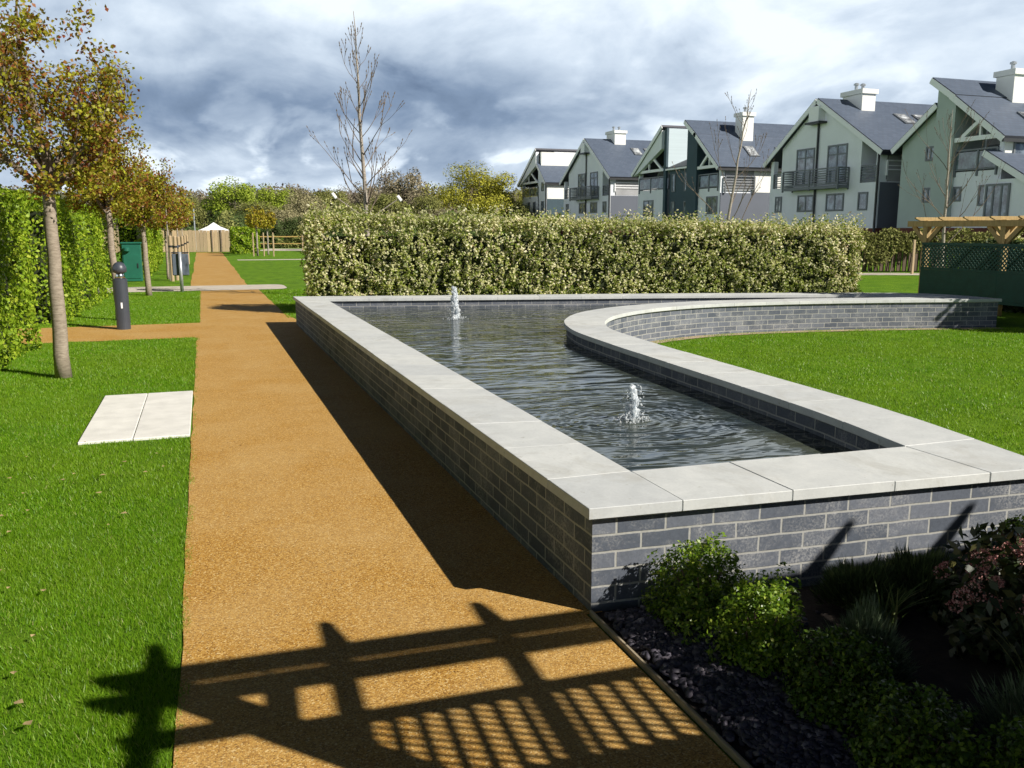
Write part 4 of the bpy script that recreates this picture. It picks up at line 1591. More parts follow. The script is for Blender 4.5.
def type_a(yS, yN, yA, zE, zA, zg, label, x1=44.0):
    """symmetrical gable: corner balconies under the eaves, paired french windows on a shared balcony"""
    h = thing('gabled_house', label, 'house', (HX, (yS + yN) / 2, zg), 'gabled houses in a row behind the hedge')
    zf = zE - 1.62           # first floor
    zp = zE - 3.98           # plinth top
    W = yN - yS
    yl, yr = yN - 0.115 * W, yS + 0.155 * W      # central bay

    def rz(y):
        return zE + (zA - zE) * ((y - yS) / (yA - yS) if y < yA else (yN - y) / (yN - yA))
    w = MB()
    w.box(HX, x1, yS, yN, zp, zf)                                        # lower storey
    w.prism_x([(yr, zf), (yl, zf), (yl, rz(yl) - 0.05), (yA, zA - 0.05), (yr, rz(yr) - 0.05)], HX, HX + 1.6)   # gable bay
    w.prism_x([(yS + 0.02, zf), (yN - 0.02, zf), (yN - 0.02, zE - 0.05), (yA, zA - 0.10), (yS + 0.02, zE - 0.05)], HX + 1.6, x1)
    w.box(HX + 0.01, HX + 0.42, yS, yS + 0.30, zf, zE)                   # corner piers
    w.box(HX + 0.01, HX + 0.30, yN - 0.30, yN, zf, zE)
    w.build('wall', M_render, h, off=h.location)
    g_ = MB()
    g_.box(HX + 0.05, x1 - 0.1, yS - 0.02, yS + 0.015, zp, zf - 0.02)
    g_.build('grey_side_wall', M_lowgrey, h, off=h.location)
    p = MB()
    p.box(HX + 0.02, x1, yS + 0.02, yN - 0.02, zg - 0.3, zp)
    p.build('plinth', M_plinth, h, off=h.location)
    # upper side: glazed recess with white rails
    s = MB()
    s.box(HX + 0.5, x1 - 1.0, yS - 0.01, yS + 0.03, zf + 0.02, zE - 0.12)
    s.build('side_glazing', M_dark, h, off=h.location)
    railing(h, [(HX + 0.4, yS - 0.05), (HX + 5.0, yS - 0.05)], zE - 1.05, zE - 0.55, 2, white=True)
    rS = roof_plane(h, yA, zA, yS, zE, HX - 0.30, x1 + 0.3, 0.42)
    roof_plane(h, yA, zA, yN, zE, HX - 0.30, x1 + 0.3, 0.42)
    # french windows and the shared balcony
    c = yA - 0.25 - 0.0
    for a, b_ in ((c + 0.5, c + 2.1), (c - 2.2, c - 0.6)):
        win(h, a, b_, zf + 0.08, zf + 2.14, HX, 1, M_glass, zf + 1.62)
    bl = MB()
    bl.box(HX - 0.75, HX, c - 2.45, c + 2.35, zf - 0.22, zf - 0.06)
    bo = bl.build('balcony', M_frame, h, off=h.location)
    railing(bo, [(HX - 0.02, c - 2.42), (HX - 0.72, c - 2.42), (HX - 0.72, c - 0.05), (HX - 0.72, c + 2.32), (HX - 0.02, c + 2.32)], zf - 0.05, zf + 0.85, 7, off=h.location)
    # ground floor windows
    z0, z1 = zf - 1.43, zf - 0.48
    win(h, yN - 1.25, yN - 0.62, z0, z1, glass=M_curtain)
    win(h, c + 0.35, c + 1.80, z0, z1, glass=M_glass)
    win(h, c - 2.15, c - 0.70, z0, z1, glass=M_glass)
    win(h, yS + 0.72, yS + 1.45, z0, z1, bars=0)
    # windows at the back of the corner recesses
    win(h, yl + 0.1, yN - 0.35, zf + 0.2, zf + 1.5, HX + 1.6, 0)
    win(h, yS + 0.35, yr - 0.1, zf + 0.2, zf + 1.9, HX + 1.6, 0)
    railing(h, [(HX + 0.05, yS + 0.30), (HX + 0.05, yr)], zf + 0.02, zf + 0.85, 6)
    railing(h, [(HX + 0.05, yl), (HX + 0.05, yN - 0.30)], zf + 0.02, zf + 0.85, 6)
    # white housing under the apex with its black bracket and pipe
    k = MB()
    k.box(HX - 0.45, HX, yA - 0.42, yA + 0.42, zA - 1.12, zA - 0.30)
    ko = k.build('apex_box', M_white, h, off=h.location)
    k = MB()
    k.box(HX - 0.55, HX, yA - 0.62, yA + 0.62, zA - 1.24, zA - 1.13)
    k.build('bracket', M_iron, ko, off=h.location)
    pipe(h, yA - 0.02, zp - 0.2, zA - 1.2)
    pipe(h, yS + 0.03, zp - 0.2, zE, HX - 0.10)
    return h


def truss(h, y0, y1, z0, ya, za, x):
    b = MB()
    b.bar((x, y0, z0), (x, y1, z0), 0.14, 0.22)
    b.bar((x, ya, za), (x, y0, z0), 0.14, 0.2)
    ym = ya
    b.bar((x, ym, z0), (x, ym, za), 0.12, 0.12, up=(1, 0, 0))
    b.build('timber_truss', M_white, h, off=h.location)


A1 = type_a(36.95, 46.2, 41.9, 5.62, 8.62, 1.0, 'pale grey gabled house nearest but one, shared balcony under a black pipe')
chimney(A1, 40.6, 42.2, HX + 1.7, HX + 2.6, 7.5, 9.2, 2)
for k in range(2):
    skylight(A1, 41.9, 8.62, 36.95, 5.62, HX + 3.6 + k * 1.3, 0.30)
A2 = type_a(68.7, 79.0, 73.7, 6.05, 9.45, 1.4, 'pale grey gabled house fourth along, with one chimney and two skylights')
chimney(A2, 72.8, 74.5, HX + 2.3, HX + 3.4, 8.3, 10.3, 2)
for k in range(2):
    skylight(A2, 73.7, 9.45, 68.7, 6.05, HX + 3.6 + k * 1.3, 0.26)


def mono(h, yF, yE, zF, zE, zp, wallm, x1, band=0.0):
    """half house: single pitch rising from the eave yE to the tall fin wall yF, with an open truss balcony under the gable"""
    zf = zE - 1.45
    s = 1 if yF > yE else -1
    w = MB()
    ya, yb = min(yF, yE), max(yF, yE)
    w.box(HX, x1, ya, yb, zp, zf)
    w.prism_x([(yE, zf), (yF, zf), (yF, zF - 0.08), (yE, zE - 0.08)], HX + 1.7, x1)
    w.box(HX + 0.01, HX + 0.32, min(yE, yE + s * 0.22), max(yE, yE + s * 0.22), zf, zE)
    w.build('wall', wallm, h, off=h.location)
    roof_plane(h, yF + s * 0.15, zF + 0.15 * (zF - zE) / abs(yF - yE), yE, zE, HX - 0.45, x1 + 0.3, 0.4)
    if band:
        g_ = MB()
        g_.prism_x([(yE - s * 0.3, zE - 0.3 * (zF - zE) / abs(yF - yE) - 0.10), (yF - s * 0.02, zF - 0.12), (yF - s * 0.02, zF - 0.12 - band * 1.5), (yE + s * 0.45, zE - 0.12)], HX - 0.34, HX - 0.02)
        g_.build('gable_band', M_render, h, off=h.location)
    d = MB()
    d.prism_x([(yE + s * 0.25, zf + 0.02), (yF - s * 0.1, zf + 0.02), (yF - s * 0.1, zF - 0.3), (yE + s * 0.25, zE - 0.12)], HX + 1.66, HX + 1.695)
    d.build('recess_back', M_dark, h, off=h.location)  # darker than the walls: shade inside the recess put into the colour
    L = yF - yE
    win(h, yE + s * 0.35, yE + L * 0.48, zf + 0.1, zf + 1.25, HX + 1.64, 1)
    win(h, yE + L * 0.52, yF - s * 0.2, zf + 0.1, zf + 1.25, HX + 1.64, 1)
    za = zE + (zF - zE) * 0.36
    b = MB()
    b.bar((HX - 0.1, yE, zE - 0.02), (HX - 0.1, yF, zE - 0.02), 0.14, 0.20)
    b.bar((HX - 0.1, yE + L * 0.46, zE + (zF - zE) * 0.44), (HX - 0.1, yF - s * 0.35, zE + 0.06), 0.12, 0.17)
    b.bar((HX - 0.1, yE + L * 0.46, zE), (HX - 0.1, yE + L * 0.46, zE + (zF - zE) * 0.42), 0.10, 0.12, up=(1, 0, 0))
    b.build('timber_truss', M_white, h, off=h.location)
    railing(h, [(HX - 0.03, yE + s * 0.25), (HX - 0.03, yE + L * 0.5), (HX - 0.03, yF - s * 0.05)], zf + 0.03, zf + 0.95, 5, glass=True)
    return zf


# B1: sage green house at the right edge
B1 = thing('finned_house', 'sage green house at the right frame edge, with a tall fin wall', 'house', (HX, 32.5, 1.0), 'gabled houses in a row behind the hedge')
zp = 1.65
w = MB()
w.prism_x([(33.25, zp), (35.5, zp), (35.5, 5.70), (33.25, 7.25)], HX, 44)
w.prism_x([(32.15, zp), (33.25, zp), (33.25, 8.35), (32.15, 7.60)], HX - 0.25, 44)
w.build('fin_wall', M_sage, B1, off=B1.location)
mono(B1, 32.15, 29.6, 7.45, 5.62, zp, M_render, 44)
roof_plane(B1, 33.25, 7.28, 35.55, 5.62, HX - 0.30, 44.3, 0.42)
r2 = roof_plane(B1, 33.55, 8.42, 32.1, 7.46, HX - 0.46, 44.3, 0.0)
p = MB()
p.box(HX - 0.24, 44, 28.0, 35.48, 0.7, zp - 0.002)
p.build('plinth', M_plinth, B1, off=B1.location)
win(B1, 33.3 + 0.05, 33.95, 4.80, 5.48, bars=1)
win(B1, 33.3, 33.95, 2.85, 3.55, bars=1)
win(B1, 31.65, 32.10, 2.85, 3.52, bars=0)
win(B1, 30.0, 30.7, 2.62, 3.54, bars=0)
win(B1, 28.5, 29.75, 1.75, 3.52, HX - 0.62, bars=2)
w = MB()
w.box(HX - 0.6, HX + 3.0, 26.2, 29.85, zp, 3.7)
w.build('porch_wall', M_render, B1, off=B1.location)
roof_plane(B1, 29.9, 4.85, 27.6, 3.55, HX - 0.8, HX + 5, 0.3, 'porch_roof')
s = MB()
s.box(HX + 0.05, 44, 29.56, 29.62, 4.25, 5.55)
s.build('side_wall', M_renderw, B1, off=B1.location)
win(B1, HX + 0.5, HX + 1.9, 4.4, 5.4, 29.555, 0, None, None, 'y')
chimney(B1, 31.7, 32.7, HX + 2.6, HX + 3.4, 6.5, 8.85, 1)
skylight(B1, 32.15, 7.45, 29.6, 5.62, HX + 2.0, 0.45)

# B2: dark teal pair with an inward facing clerestory
B2 = thing('finned_house', 'dark teal house with two opposing roofs and a white boarded clerestory', 'house', (HX, 57.5, 1.2), 'gabled houses in a row behind the hedge')
zp = 2.0
mono(B2, 59.35, 63.6, 8.95, 6.0, zp, M_render, 44, 0.9)
mono(B2, 54.5, 51.75, 8.0, 5.80, zp, M_render, 44)
w = MB()
w.prism_x([(54.5, zp), (55.85, zp), (55.85, 8.95), (54.5, 8.02)], HX - 0.22, 44)
w.prism_x([(59.0, zp), (59.35, zp), (59.35, 8.95), (59.0, 8.95)], HX - 0.12, HX + 0.05)
w.box(HX + 0.1, HX + 8, 55.85, 58.75, zp, 5.9)
w.build('teal_wall', M_teal, B2, off=B2.location)
roof_plane(B2, 56.0, 9.04, 54.4, 7.93, HX - 0.45, 44.3, 0.0)
w = MB()
w.box(HX + 0.055, 44, 59.0, 59.34, 5.8, 8.95)
w.build('clerestory', M_clad, B2, off=B2.location)
b = MB()
b.add([(HX - 0.1, 55.86, 5.92), (HX - 0.1, 59.0, 5.92), (HX + 6, 59.0, 8.35), (HX + 6, 55.86, 8.35), (HX - 0.1, 55.86, 6.06), (HX - 0.1, 59.0, 6.06), (HX + 6, 59.0, 8.49), (HX + 6, 55.86, 8.49)], [(0, 1, 2, 3), (7, 6, 5, 4), (0, 4, 5, 1), (1, 5, 6, 2), (2, 6, 7, 3), (3, 7, 4, 0)])
b.build('link_roof', M_roof, B2, off=B2.location)
b = MB()
b.box(HX - 0.2, HX - 0.1, 55.9, 58.95, 5.88, 6.0)
b.build('gutter', M_white, B2, off=B2.location)
p = MB()
p.box(HX - 0.2, 44, 51.75, 63.6, 0.8, zp - 0.002)
p.build('plinth', M_plinth, B2, off=B2.location)
win(B2, 57.9, 58.4, 4.3, 5.6, HX + 0.1, 0)
win(B2, 56.1, 56.6, 4.3, 5.6, HX + 0.1, 0)
win(B2, 57.9, 58.4, 2.3, 3.6, HX + 0.1, 0)
win(B2, 56.1, 56.6, 2.3, 3.6, HX + 0.1, 0)
win(B2, 61.0, 62.6, 2.5, 3.8, HX, 1)
win(B2, 52.0, 53.4, 2.6, 3.8, HX, 1)
s = MB()
s.box(HX + 2.6, 44, 51.70, 51.75, 4.05, 5.72)
s.build('white_side_wall', M_renderw, B2, off=B2.location)
s = MB()
s.box(HX + 0.02, 44, 51.70, 51.75, zp, 4.0)
s.build('grey_side_wall', M_lowgrey, B2, off=B2.location)
s = MB()
s.box(HX + 0.35, HX + 2.58, 51.71, 51.75, 4.25, 5.6)
s.build('side_glazing', M_dark, B2, off=B2.location)
railing(B2, [(HX + 0.3, 51.62), (HX + 2.6, 51.62)], 4.2, 5.1, 5)
chimney(B2, 53.8, 54.7, HX + 2.9, HX + 3.8, 7.2, 9.6, 1)
for k in range(2):
    skylight(B2, 54.5, 8.0, 51.75, 5.80, HX + 2.6 + k * 2.6, 0.42)

# B3: farthest house
B3 = thing('finned_house', 'farthest house in the row, white clerestory above a low slate roof', 'house', (HX, 86, 1.8), 'gabled houses in a row behind the hedge')
zp = 2.8
mono(B3, 85.7, 90.7, 9.5, 6.4, zp, M_render, 44, 0.9)
w = MB()
w.prism_x([(83.5, zp), (85.9, zp), (85.9, 8.1), (83.5, 6.3)], HX, 41)
w.build('low_wall', M_render, B3, off=B3.location)
roof_plane(B3, 85.75, 8.15, 83.5, 6.3, HX - 0.3, 41.2, 0.35, 'low_roof')
w = MB()
w.box(HX + 0.1, 44, 85.3, 85.68, 8.0, 9.35)
w.build('clerestory', M_renderw, B3, off=B3.location)
w = MB()
w.box(HX + 0.05, 41, 83.46, 83.50, 4.6, 6.25)
w.build('white_side_wall', M_renderw, B3, off=B3.location)
w = MB()
w.box(HX + 0.05, 41, 83.46, 83.50, zp, 4.57)
w.build('teal_side_wall', M_teal, B3, off=B3.location)
p = MB()
p.box(HX + 0.02, 44, 83.52, 90.65, 1.0, zp - 0.002)
p.build('plinth', M_plinth, B3, off=B3.location)
win(B3, 84.2, 84.9, 5.4, 6.3, bars=0)
win(B3, 84.2, 84.9, 3.3, 4.4, bars=0)
win(B3, 86.6, 87.3, 3.3, 4.4, bars=0)
win(B3, 88.2, 88.9, 3.3, 4.4, bars=0)
pipe(B3, 83.55, zp, 6.2)

# house glimpsed behind the left maples
H0 = thing('white_house', 'white house glimpsed through the maple crowns on the left', 'house', (-16.5, 33, 0), 'houses left of the hedge')
w = MB()
w.box(-22, -12.0, 26, 40, 0, 6.2)
w.build('wall', M_renderw, H0, off=H0.location)
roof_plane(H0, 33, 9.0, 26, 6.2, -22.3, -11.7, 0.4)
roof_plane(H0, 33, 9.0, 40, 6.2, -22.3, -11.7, 0.4)
for yy in (27.5, 30.5, 33.5, 36.5):
    for zz in (1.0, 3.9):
        f = MB()
        f.box(-12.0, -11.94, yy, yy + 1.5, zz, zz + 1.5)
        fo = f.build('window', M_frame, H0, off=H0.location)
        f = MB()
        f.box(-11.94, -11.92, yy + 0.1, yy + 1.4, zz + 0.1, zz + 1.4)
        f.build('pane', M_glass, fo, off=H0.location)
for xx in (-21, -18.5, -16, -13.8):
    for zz in (1.0, 3.9):
        win(H0, xx, xx + 1.4, zz, zz + 1.5, 26.0, 1, None, None, 'y')

# ================================================================== PERGOLAS


def diag_lattice(b, x0, x1, z0, z1, y, pitch, wd, th, wd2):
    """45 degree slats both ways filling the rectangle"""
    H = z1 - z0
    k = x0 - H
    while k < x1:
        a = max(k, x0)
        e = min(k + H, x1)
        if e - a > 0.03:
            b.bar((a, y - th / 2, z0 + (a - k)), (e, y - th / 2, z0 + (e - k)), th, wd)
            a2, e2 = a, e
            b.bar((a2, y + th / 2, z1 - (a2 - k)), (e2, y + th / 2, z1 - (e2 - k)), th, wd2)
        k += pitch
    return b


def pergola(label, loc, rz, posts, top, rafters, tail, depth, zr, zm, zb, end0, end1, timber, py=0.0, lat2=0.014):
    """posts along local x; double beams, notched rafters, knee braces and a trellis panel in each bay"""
    t = thing('pergola', label, 'pergola', loc, 'timber pergolas with green trellis', rz)
    ps = 0.115
    zb0 = top - 0.115
    for row in (0.0, -depth):
        for px in posts:
            b = MB()
            b.box(px, px + ps, row - ps / 2, row + ps / 2, -0.1, top + 0.01)
            b.build('post', timber, t, bevel=0.004)
        for s in (1, -1):
            b = MB()
            yc = row + s * (ps / 2 + 0.020)
            b.box(end0, end1, yc - 0.0225, yc + 0.0225, zb0, top)
            b.build('beam', timber, t, bevel=0.004)
        for i, px in enumerate(posts):
            b = MB()
            cx = px + ps / 2
            if i < len(posts) - 1 or True:
                b.bar((cx + 0.02, row, top - 0.44), (cx + 0.36, row, top - 0.10), 0.05, 0.085)
            if i > 0:
                b.bar((cx - 0.02, row, top - 0.44), (cx - 0.36, row, top - 0.10), 0.05, 0.085)
            sg = -1 if row == 0.0 else 1
            b.bar((cx, row + sg * 0.03, top - 0.37), (cx, row + sg * 0.42, top + 0.02), 0.05, 0.085)
            b.build('knee_brace', timber, t)
    for rx in rafters:
        b = MB()
        y1, y0 = tail, -depth - tail
        z0, z1 = top + 0.002, top + 0.072
        prof = [(y0 + 0.12, z0), (y1 - 0.12, z0), (y1, z0 + 0.045), (y1, z1), (y0, z1), (y0, z0 + 0.045)]
        b.prism_x(prof, rx, rx + 0.042)
        b.build('rafter', timber, t, bevel=0.003)
    for a, c_ in zip(posts[:-1], posts[1:]):
        x0, x1 = (a + ps + 0.002, c_ - 0.002) if py == 0 else (a + ps / 2 + 0.002, c_ + ps / 2 - 0.002)
        b = MB()
        b.box(x0, x1, py - 0.022, py + 0.022, zr - 0.05, zr)
        b.box(x0, x1, py - 0.022, py + 0.022, zm - 0.05, zm)
        b.box(x0, x1, py - 0.022, py + 0.022, zb, zb + 0.05)
        po = b.build('trellis_panel', M_greenwood, t)
        l = MB()
        diag_lattice(l, x0, x1, zm, zr - 0.05, py, 0.086, 0.027, 0.009, lat2)
        l.build('lattice', M_greenwood, po)
        s = MB()
        n = max(1, int((zm - 0.05 - zb - 0.05) / 0.12))
        for k in range(n):
            z = zb + 0.052 + k * (zm - 0.05 - zb - 0.054) / n
            s.box(x0, x1, py - 0.008, py + 0.008, z, z + (zm - 0.05 - zb - 0.054) / n - 0.0004)
        s.build('screen_boards', M_greenwood, po)
    return t


RAFT = [1.90, 2.55, 3.19, 3.92, 4.61, 5.25, 5.9, 6.55, 7.2, 7.85]
pergola('timber pergola over the flower bed beside the viewer, shading the path', (0.0, 0.905, 0), R(-1.9), [1.80, 3.95, 6.1, 8.2], 2.25, RAFT, 0.235, 2.0, 1.81, 1.34, 0.25, 1.66, 8.6, M_golden)
RF = [-0.35 + 0.6 * k for k in range(14)]
pergola('golden timber pergola with dark green trellis panels beyond the pond end', (13.95, 6.70, 0), math.pi / 2, [0.0, 1.85, 3.7, 5.55, 7.4], 1.76, RF, 0.32, 2.2, 1.33, 0.84, 0.22, -0.42, 7.9, M_pergola, 0.085, 0.027)

# ================================================================== BED PLANTS


def mound(name, label, cat, loc, rx, ry, h, n, L, W, m, group=None, spiky=False, seed=0):
    r_ = np.random.default_rng(seed)
    t = thing(name, label, cat, loc, group)
    d = unit(r_.normal(size=(n, 3)))
    d[:, 2] = np.abs(d[:, 2])
    lump = 1 + 0.26 * np.sin(d[:, 0] * 4.2 + seed) * np.sin(d[:, 1] * 4.7 + seed * 2) + 0.10 * np.sin(d[:, 0] * 9 + d[:, 1] * 8 + seed) + 0.08 * np.sin(d[:, 2] * 11 + d[:, 0] * 9)
    rad = (r_.random(n) ** 0.28) * lump
    C = d * rad[:, None] * np.array([rx, ry, h * 0.92])
    C[:, 2] += 0.02
    if spiky:
        ax = unit(d + np.array([0, 0, 0.8]) + r_.normal(0, 0.25, (n, 3)))
        s = unit(np.cross(ax, r_.normal(size=(n, 3))))
        l = (L * r_.uniform(0.6, 1.3, n))[:, None]
        V = np.stack([C - s * W / 2, C + s * W / 2, C + ax * l], 1).reshape(-1, 3)
        F = np.arange(n * 3).reshape(n, 3)
        me = np_mesh('foliage', V, F, m)
    else:
        V, F = leaves(C, L, W, d + np.array([0, 0, 0.5]), 0.8, 0.0, r_)
        # upright shoots
        k = 90
        a = r_.uniform(0, 6.28, k)
        q = np.sqrt(r_.random(k)) * 0.85
        base = np.stack([np.cos(a) * q * rx, np.sin(a) * q * ry, h * 0.9 * np.sqrt(1 - q * q * 0.9)], 1)
        S = np.vstack([base + np.array([0, 0, 1]) * (j * L * 0.55) + r_.normal(0, L * 0.25, (k, 3)) for j in range(7)])
        V2, F2 = leaves(S, L, W, np.tile([0, 0, 0.4], (len(S), 1)), 0.9, -0.4, r_)
        V, F = np.vstack([V, V2]), np.vstack([F, F2 + len(V)])
        me = np_mesh('foliage', V, F, m)
    link('foliage', me, t)
    b = MB()
    rr = random.Random(seed)
    for k in range(14):
        a = rr.uniform(0, 6.28)
        q = rr.uniform(0.2, 0.75)
        b.tube([(0, 0, -0.02), (math.cos(a) * q * rx * 0.5, math.sin(a) * q * ry * 0.5, h * 0.4), (math.cos(a) * q * rx, math.sin(a) * q * ry, h * 0.75)], [0.008, 0.006, 0.003], 5)
    b.build('stems', M_twig, t)
    return t


GB = 'clipped box bushes in the shady bed'
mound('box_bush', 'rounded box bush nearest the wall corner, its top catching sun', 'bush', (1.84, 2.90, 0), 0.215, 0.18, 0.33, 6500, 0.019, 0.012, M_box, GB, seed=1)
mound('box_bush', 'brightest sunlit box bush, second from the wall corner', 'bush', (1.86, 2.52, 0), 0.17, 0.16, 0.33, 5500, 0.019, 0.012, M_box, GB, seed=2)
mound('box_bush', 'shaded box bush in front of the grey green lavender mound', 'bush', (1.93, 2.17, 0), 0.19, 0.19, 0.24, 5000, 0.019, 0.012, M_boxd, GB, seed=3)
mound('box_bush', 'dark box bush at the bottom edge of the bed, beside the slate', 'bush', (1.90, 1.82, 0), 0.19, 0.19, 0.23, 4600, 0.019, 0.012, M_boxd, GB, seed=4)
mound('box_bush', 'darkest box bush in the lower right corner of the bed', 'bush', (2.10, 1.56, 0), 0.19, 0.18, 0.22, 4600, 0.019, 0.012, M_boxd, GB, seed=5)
mound('lavender', 'grey green lavender mound between the box bushes and the pink shrub', 'shrub', (2.14, 2.30, 0), 0.13, 0.13, 0.25, 5000, 0.05, 0.005, M_lav, 'grey green mounds in the bed', True, 6)
mound('lavender', 'grey green lavender mound in the bottom right corner of the picture', 'shrub', (2.34, 1.76, 0), 0.15, 0.15, 0.22, 4000, 0.05, 0.005, M_lav, 'grey green mounds in the bed', True, 7)
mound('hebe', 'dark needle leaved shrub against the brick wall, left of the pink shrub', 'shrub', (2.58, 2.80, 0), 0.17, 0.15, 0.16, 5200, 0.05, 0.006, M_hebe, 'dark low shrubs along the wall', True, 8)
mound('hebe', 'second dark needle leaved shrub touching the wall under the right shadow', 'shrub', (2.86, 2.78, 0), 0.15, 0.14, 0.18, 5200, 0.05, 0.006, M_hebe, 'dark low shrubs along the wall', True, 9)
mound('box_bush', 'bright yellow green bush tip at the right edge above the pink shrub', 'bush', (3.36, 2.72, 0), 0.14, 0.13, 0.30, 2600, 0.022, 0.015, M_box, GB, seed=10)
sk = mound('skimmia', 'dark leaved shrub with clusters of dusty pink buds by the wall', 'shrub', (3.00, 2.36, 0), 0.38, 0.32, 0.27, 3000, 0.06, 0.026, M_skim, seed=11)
r_ = np.random.default_rng(5)
C = []
for k in range(46):
    a, q = r_.uniform(0, 6.28), math.sqrt(r_.random()) * 0.95
    cx, cy, cz = math.cos(a) * q * 0.40, math.sin(a) * q * 0.34, 0.33 * math.sqrt(max(0.05, 1 - q * q * 0.95)) + 0.05
    rr = r_.uniform(0.026, 0.048)
    C.append(np.array([cx, cy, cz]) + unit(r_.normal(size=(110, 3))) * rr * r_.uniform(0.7, 1.0, (110, 1)) * np.array([1, 1, 0.8]))
C = np.vstack(C)
V, F = leaves(C, 0.010, 0.008, None, 1.0, 0, r_)
link('flower_buds', np_mesh('flower_buds', V, F, M_bud), sk)


def tuft(label, loc, n, h, seed, name='ornamental_grass'):
    rr = random.Random(seed)
    t = thing(name, label, 'grass clump', loc, 'strappy grass clumps in the bed')
    b = MB()
    for k in range(n):
        a = rr.uniform(0, 6.28)
        le = rr.uniform(0.15, 0.8) * h
        H = h * rr.uniform(0.6, 1.1)
        sx, sy = -math.sin(a), math.cos(a)
        x0, y0 = rr.gauss(0, 0.02), rr.gauss(0, 0.02)
        pts = []
        for i in range(5):
            f = i / 4
            wd = 0.005 * (1 - f) + 0.0008
            cx, cy, cz = x0 + math.cos(a) * le * f ** 1.7, y0 + math.sin(a) * le * f ** 1.7, H * (f - 0.22 * f * f)
            pts += [(cx - sx * wd, cy - sy * wd, cz), (cx + sx * wd, cy + sy * wd, cz)]
        b.add(pts, [(2 * i, 2 * i + 1, 2 * i + 3, 2 * i + 2) for i in range(4)])
    b.build('blades', M_strap, t)


tuft('strappy grass clump below the pink shrub, thin blades fanning out', (2.62, 2.02, 0), 46, 0.28, 1)
tuft('strappy grass clump between the lavender mound and the dark shrubs', (2.55, 2.62, 0), 26, 0.26, 2)

hedge('ivy_light_block', 'unseen dense ivy added to block light through the trellis of the pergola beside the viewer', 'climber', (3.05, 8.2, 0.50, 0.82, 0, 1.76), 7000, 0.06, 0.05, M_shrub, ['+y', '-y', '+z', '-x', '+x'], 0.06, 0.06, seed=2.2)  # unseen block added behind the trellis to darken the bed
# tall evergreen added out of view beyond the right edge to shade the pond end
mound('added_shade_evergreen', 'unseen tall dark evergreen added beside the pergola to shade the pond end', 'shrub', (14.35, 9.25, 0), 1.35, 1.45, 3.6, 34000, 0.14, 0.10, M_shrub, seed=31)
hedge('evergreen_hedge', 'dark evergreen hedge growing close behind the green trellis panels', 'hedge', (14.75, 15.6, 6.8, 14.3, 0, 1.32), 7000, 0.09, 0.06, M_shrub, ['-x', '+y', '-y', '+z'], 0.08, 0.15, seed=12.2)
# creamy shrubs behind the far pergola
for i, (x, y, lab) in enumerate(((16.4, 14.4, 'cream variegated shrub behind the far pergola, left of its middle post'), (16.5, 13.0, 'cream variegated shrub behind the far pergola, right of its middle post'))):
    mound('variegated_shrub', lab, 'shrub', (x, y, 0), 0.5, 0.5, 1.62, 2600, 0.07, 0.04, M_varieg, 'cream shrubs behind the pergola', seed=40 + i)

# ================================================================== STREET FURNITURE
# bollard light
bo = thing('bollard_light', 'charcoal bollard light with a domed cap beside the side path', 'bollard', (-1.30, 15.25, 0), 'charcoal bollards left of the path')
b = MB()
b.lathe((0, 0, 0), [(0.105, -0.02), (0.105, 0.80), (0.098, 0.805), (0.098, 0.815)], 28)
b.build('body', M_bollard, bo)
b = MB()
b.lathe((0, 0, 0), [(0.085, 0.815), (0.060, 0.875), (0.055, 0.91)], 28)
b.build('reflector', M_chrome, bo, smooth=True)
b = MB()
b.lathe((0, 0, 0), [(0.07, 0.905), (0.105, 0.925), (0.108, 0.97), (0.10, 1.01), (0.078, 1.05), (0.045, 1.075), (0.004, 1.085)], 28)
b.build('cap', M_bollard, bo, smooth=True)
b = MB()
b.box(-0.01, 0.016, -0.1075, -0.1065, 0.35, 0.44)
b.build('badge', M_white, bo)
c = copy_tree(bo)
c.location = (-0.95, 33.0, 0)
c['label'] = 'distant charcoal bollard light behind the grey litter bin'

# green utility cabinet
cb = thing('utility_cabinet', 'dark green roadside cabinet standing in front of the hedge', 'cabinet', (-2.12, 29.4, 0))
b = MB()
b.box(-0.27, 0.27, -0.20, 0.20, 0, 1.14)
b.box(-0.30, 0.30, -0.23, 0.23, 1.142, 1.20)
b.build('body', M_greenbox, cb, bevel=0.02)
b = MB()
b.box(-0.23, 0.23, -0.215, -0.201, 0.10, 0.82)
do = b.build('door', M_greenbox, cb, bevel=0.005)
b = MB()
b.box(0.15, 0.18, -0.235, -0.216, 0.42, 0.56)
b.build('handle', M_iron, do)
b = MB()
b.lathe((-0.13, -0.24, 0.92), [(0.08, 0.0), (0.10, 0.02), (0.10, 0.10), (0.06, 0.13)], 14)
b.build('cowl', M_greenbox, cb)

# litter bin on a post
lb = thing('litter_bin', 'grey litter bin hung on a steel post at the paving band', 'litter bin', (-0.60, 23.9, 0))
b = MB()
b.tube([(0, 0, -0.05), (0, 0, 1.02)], 0.042, 12)
b.build('post', M_galv, lb, smooth=True)
b = MB()
b.prism_x([(0.05, 0.42), (0.36, 0.45), (0.40, 0.95), (0.05, 0.98)], -0.20, 0.20)
b.build('bin_body', M_greybin, lb, bevel=0.02)
b = MB()
b.box(-0.21, 0.21, 0.04, 0.42, 0.985, 1.01)
b.build('lid', M_iron, lb, bevel=0.006)

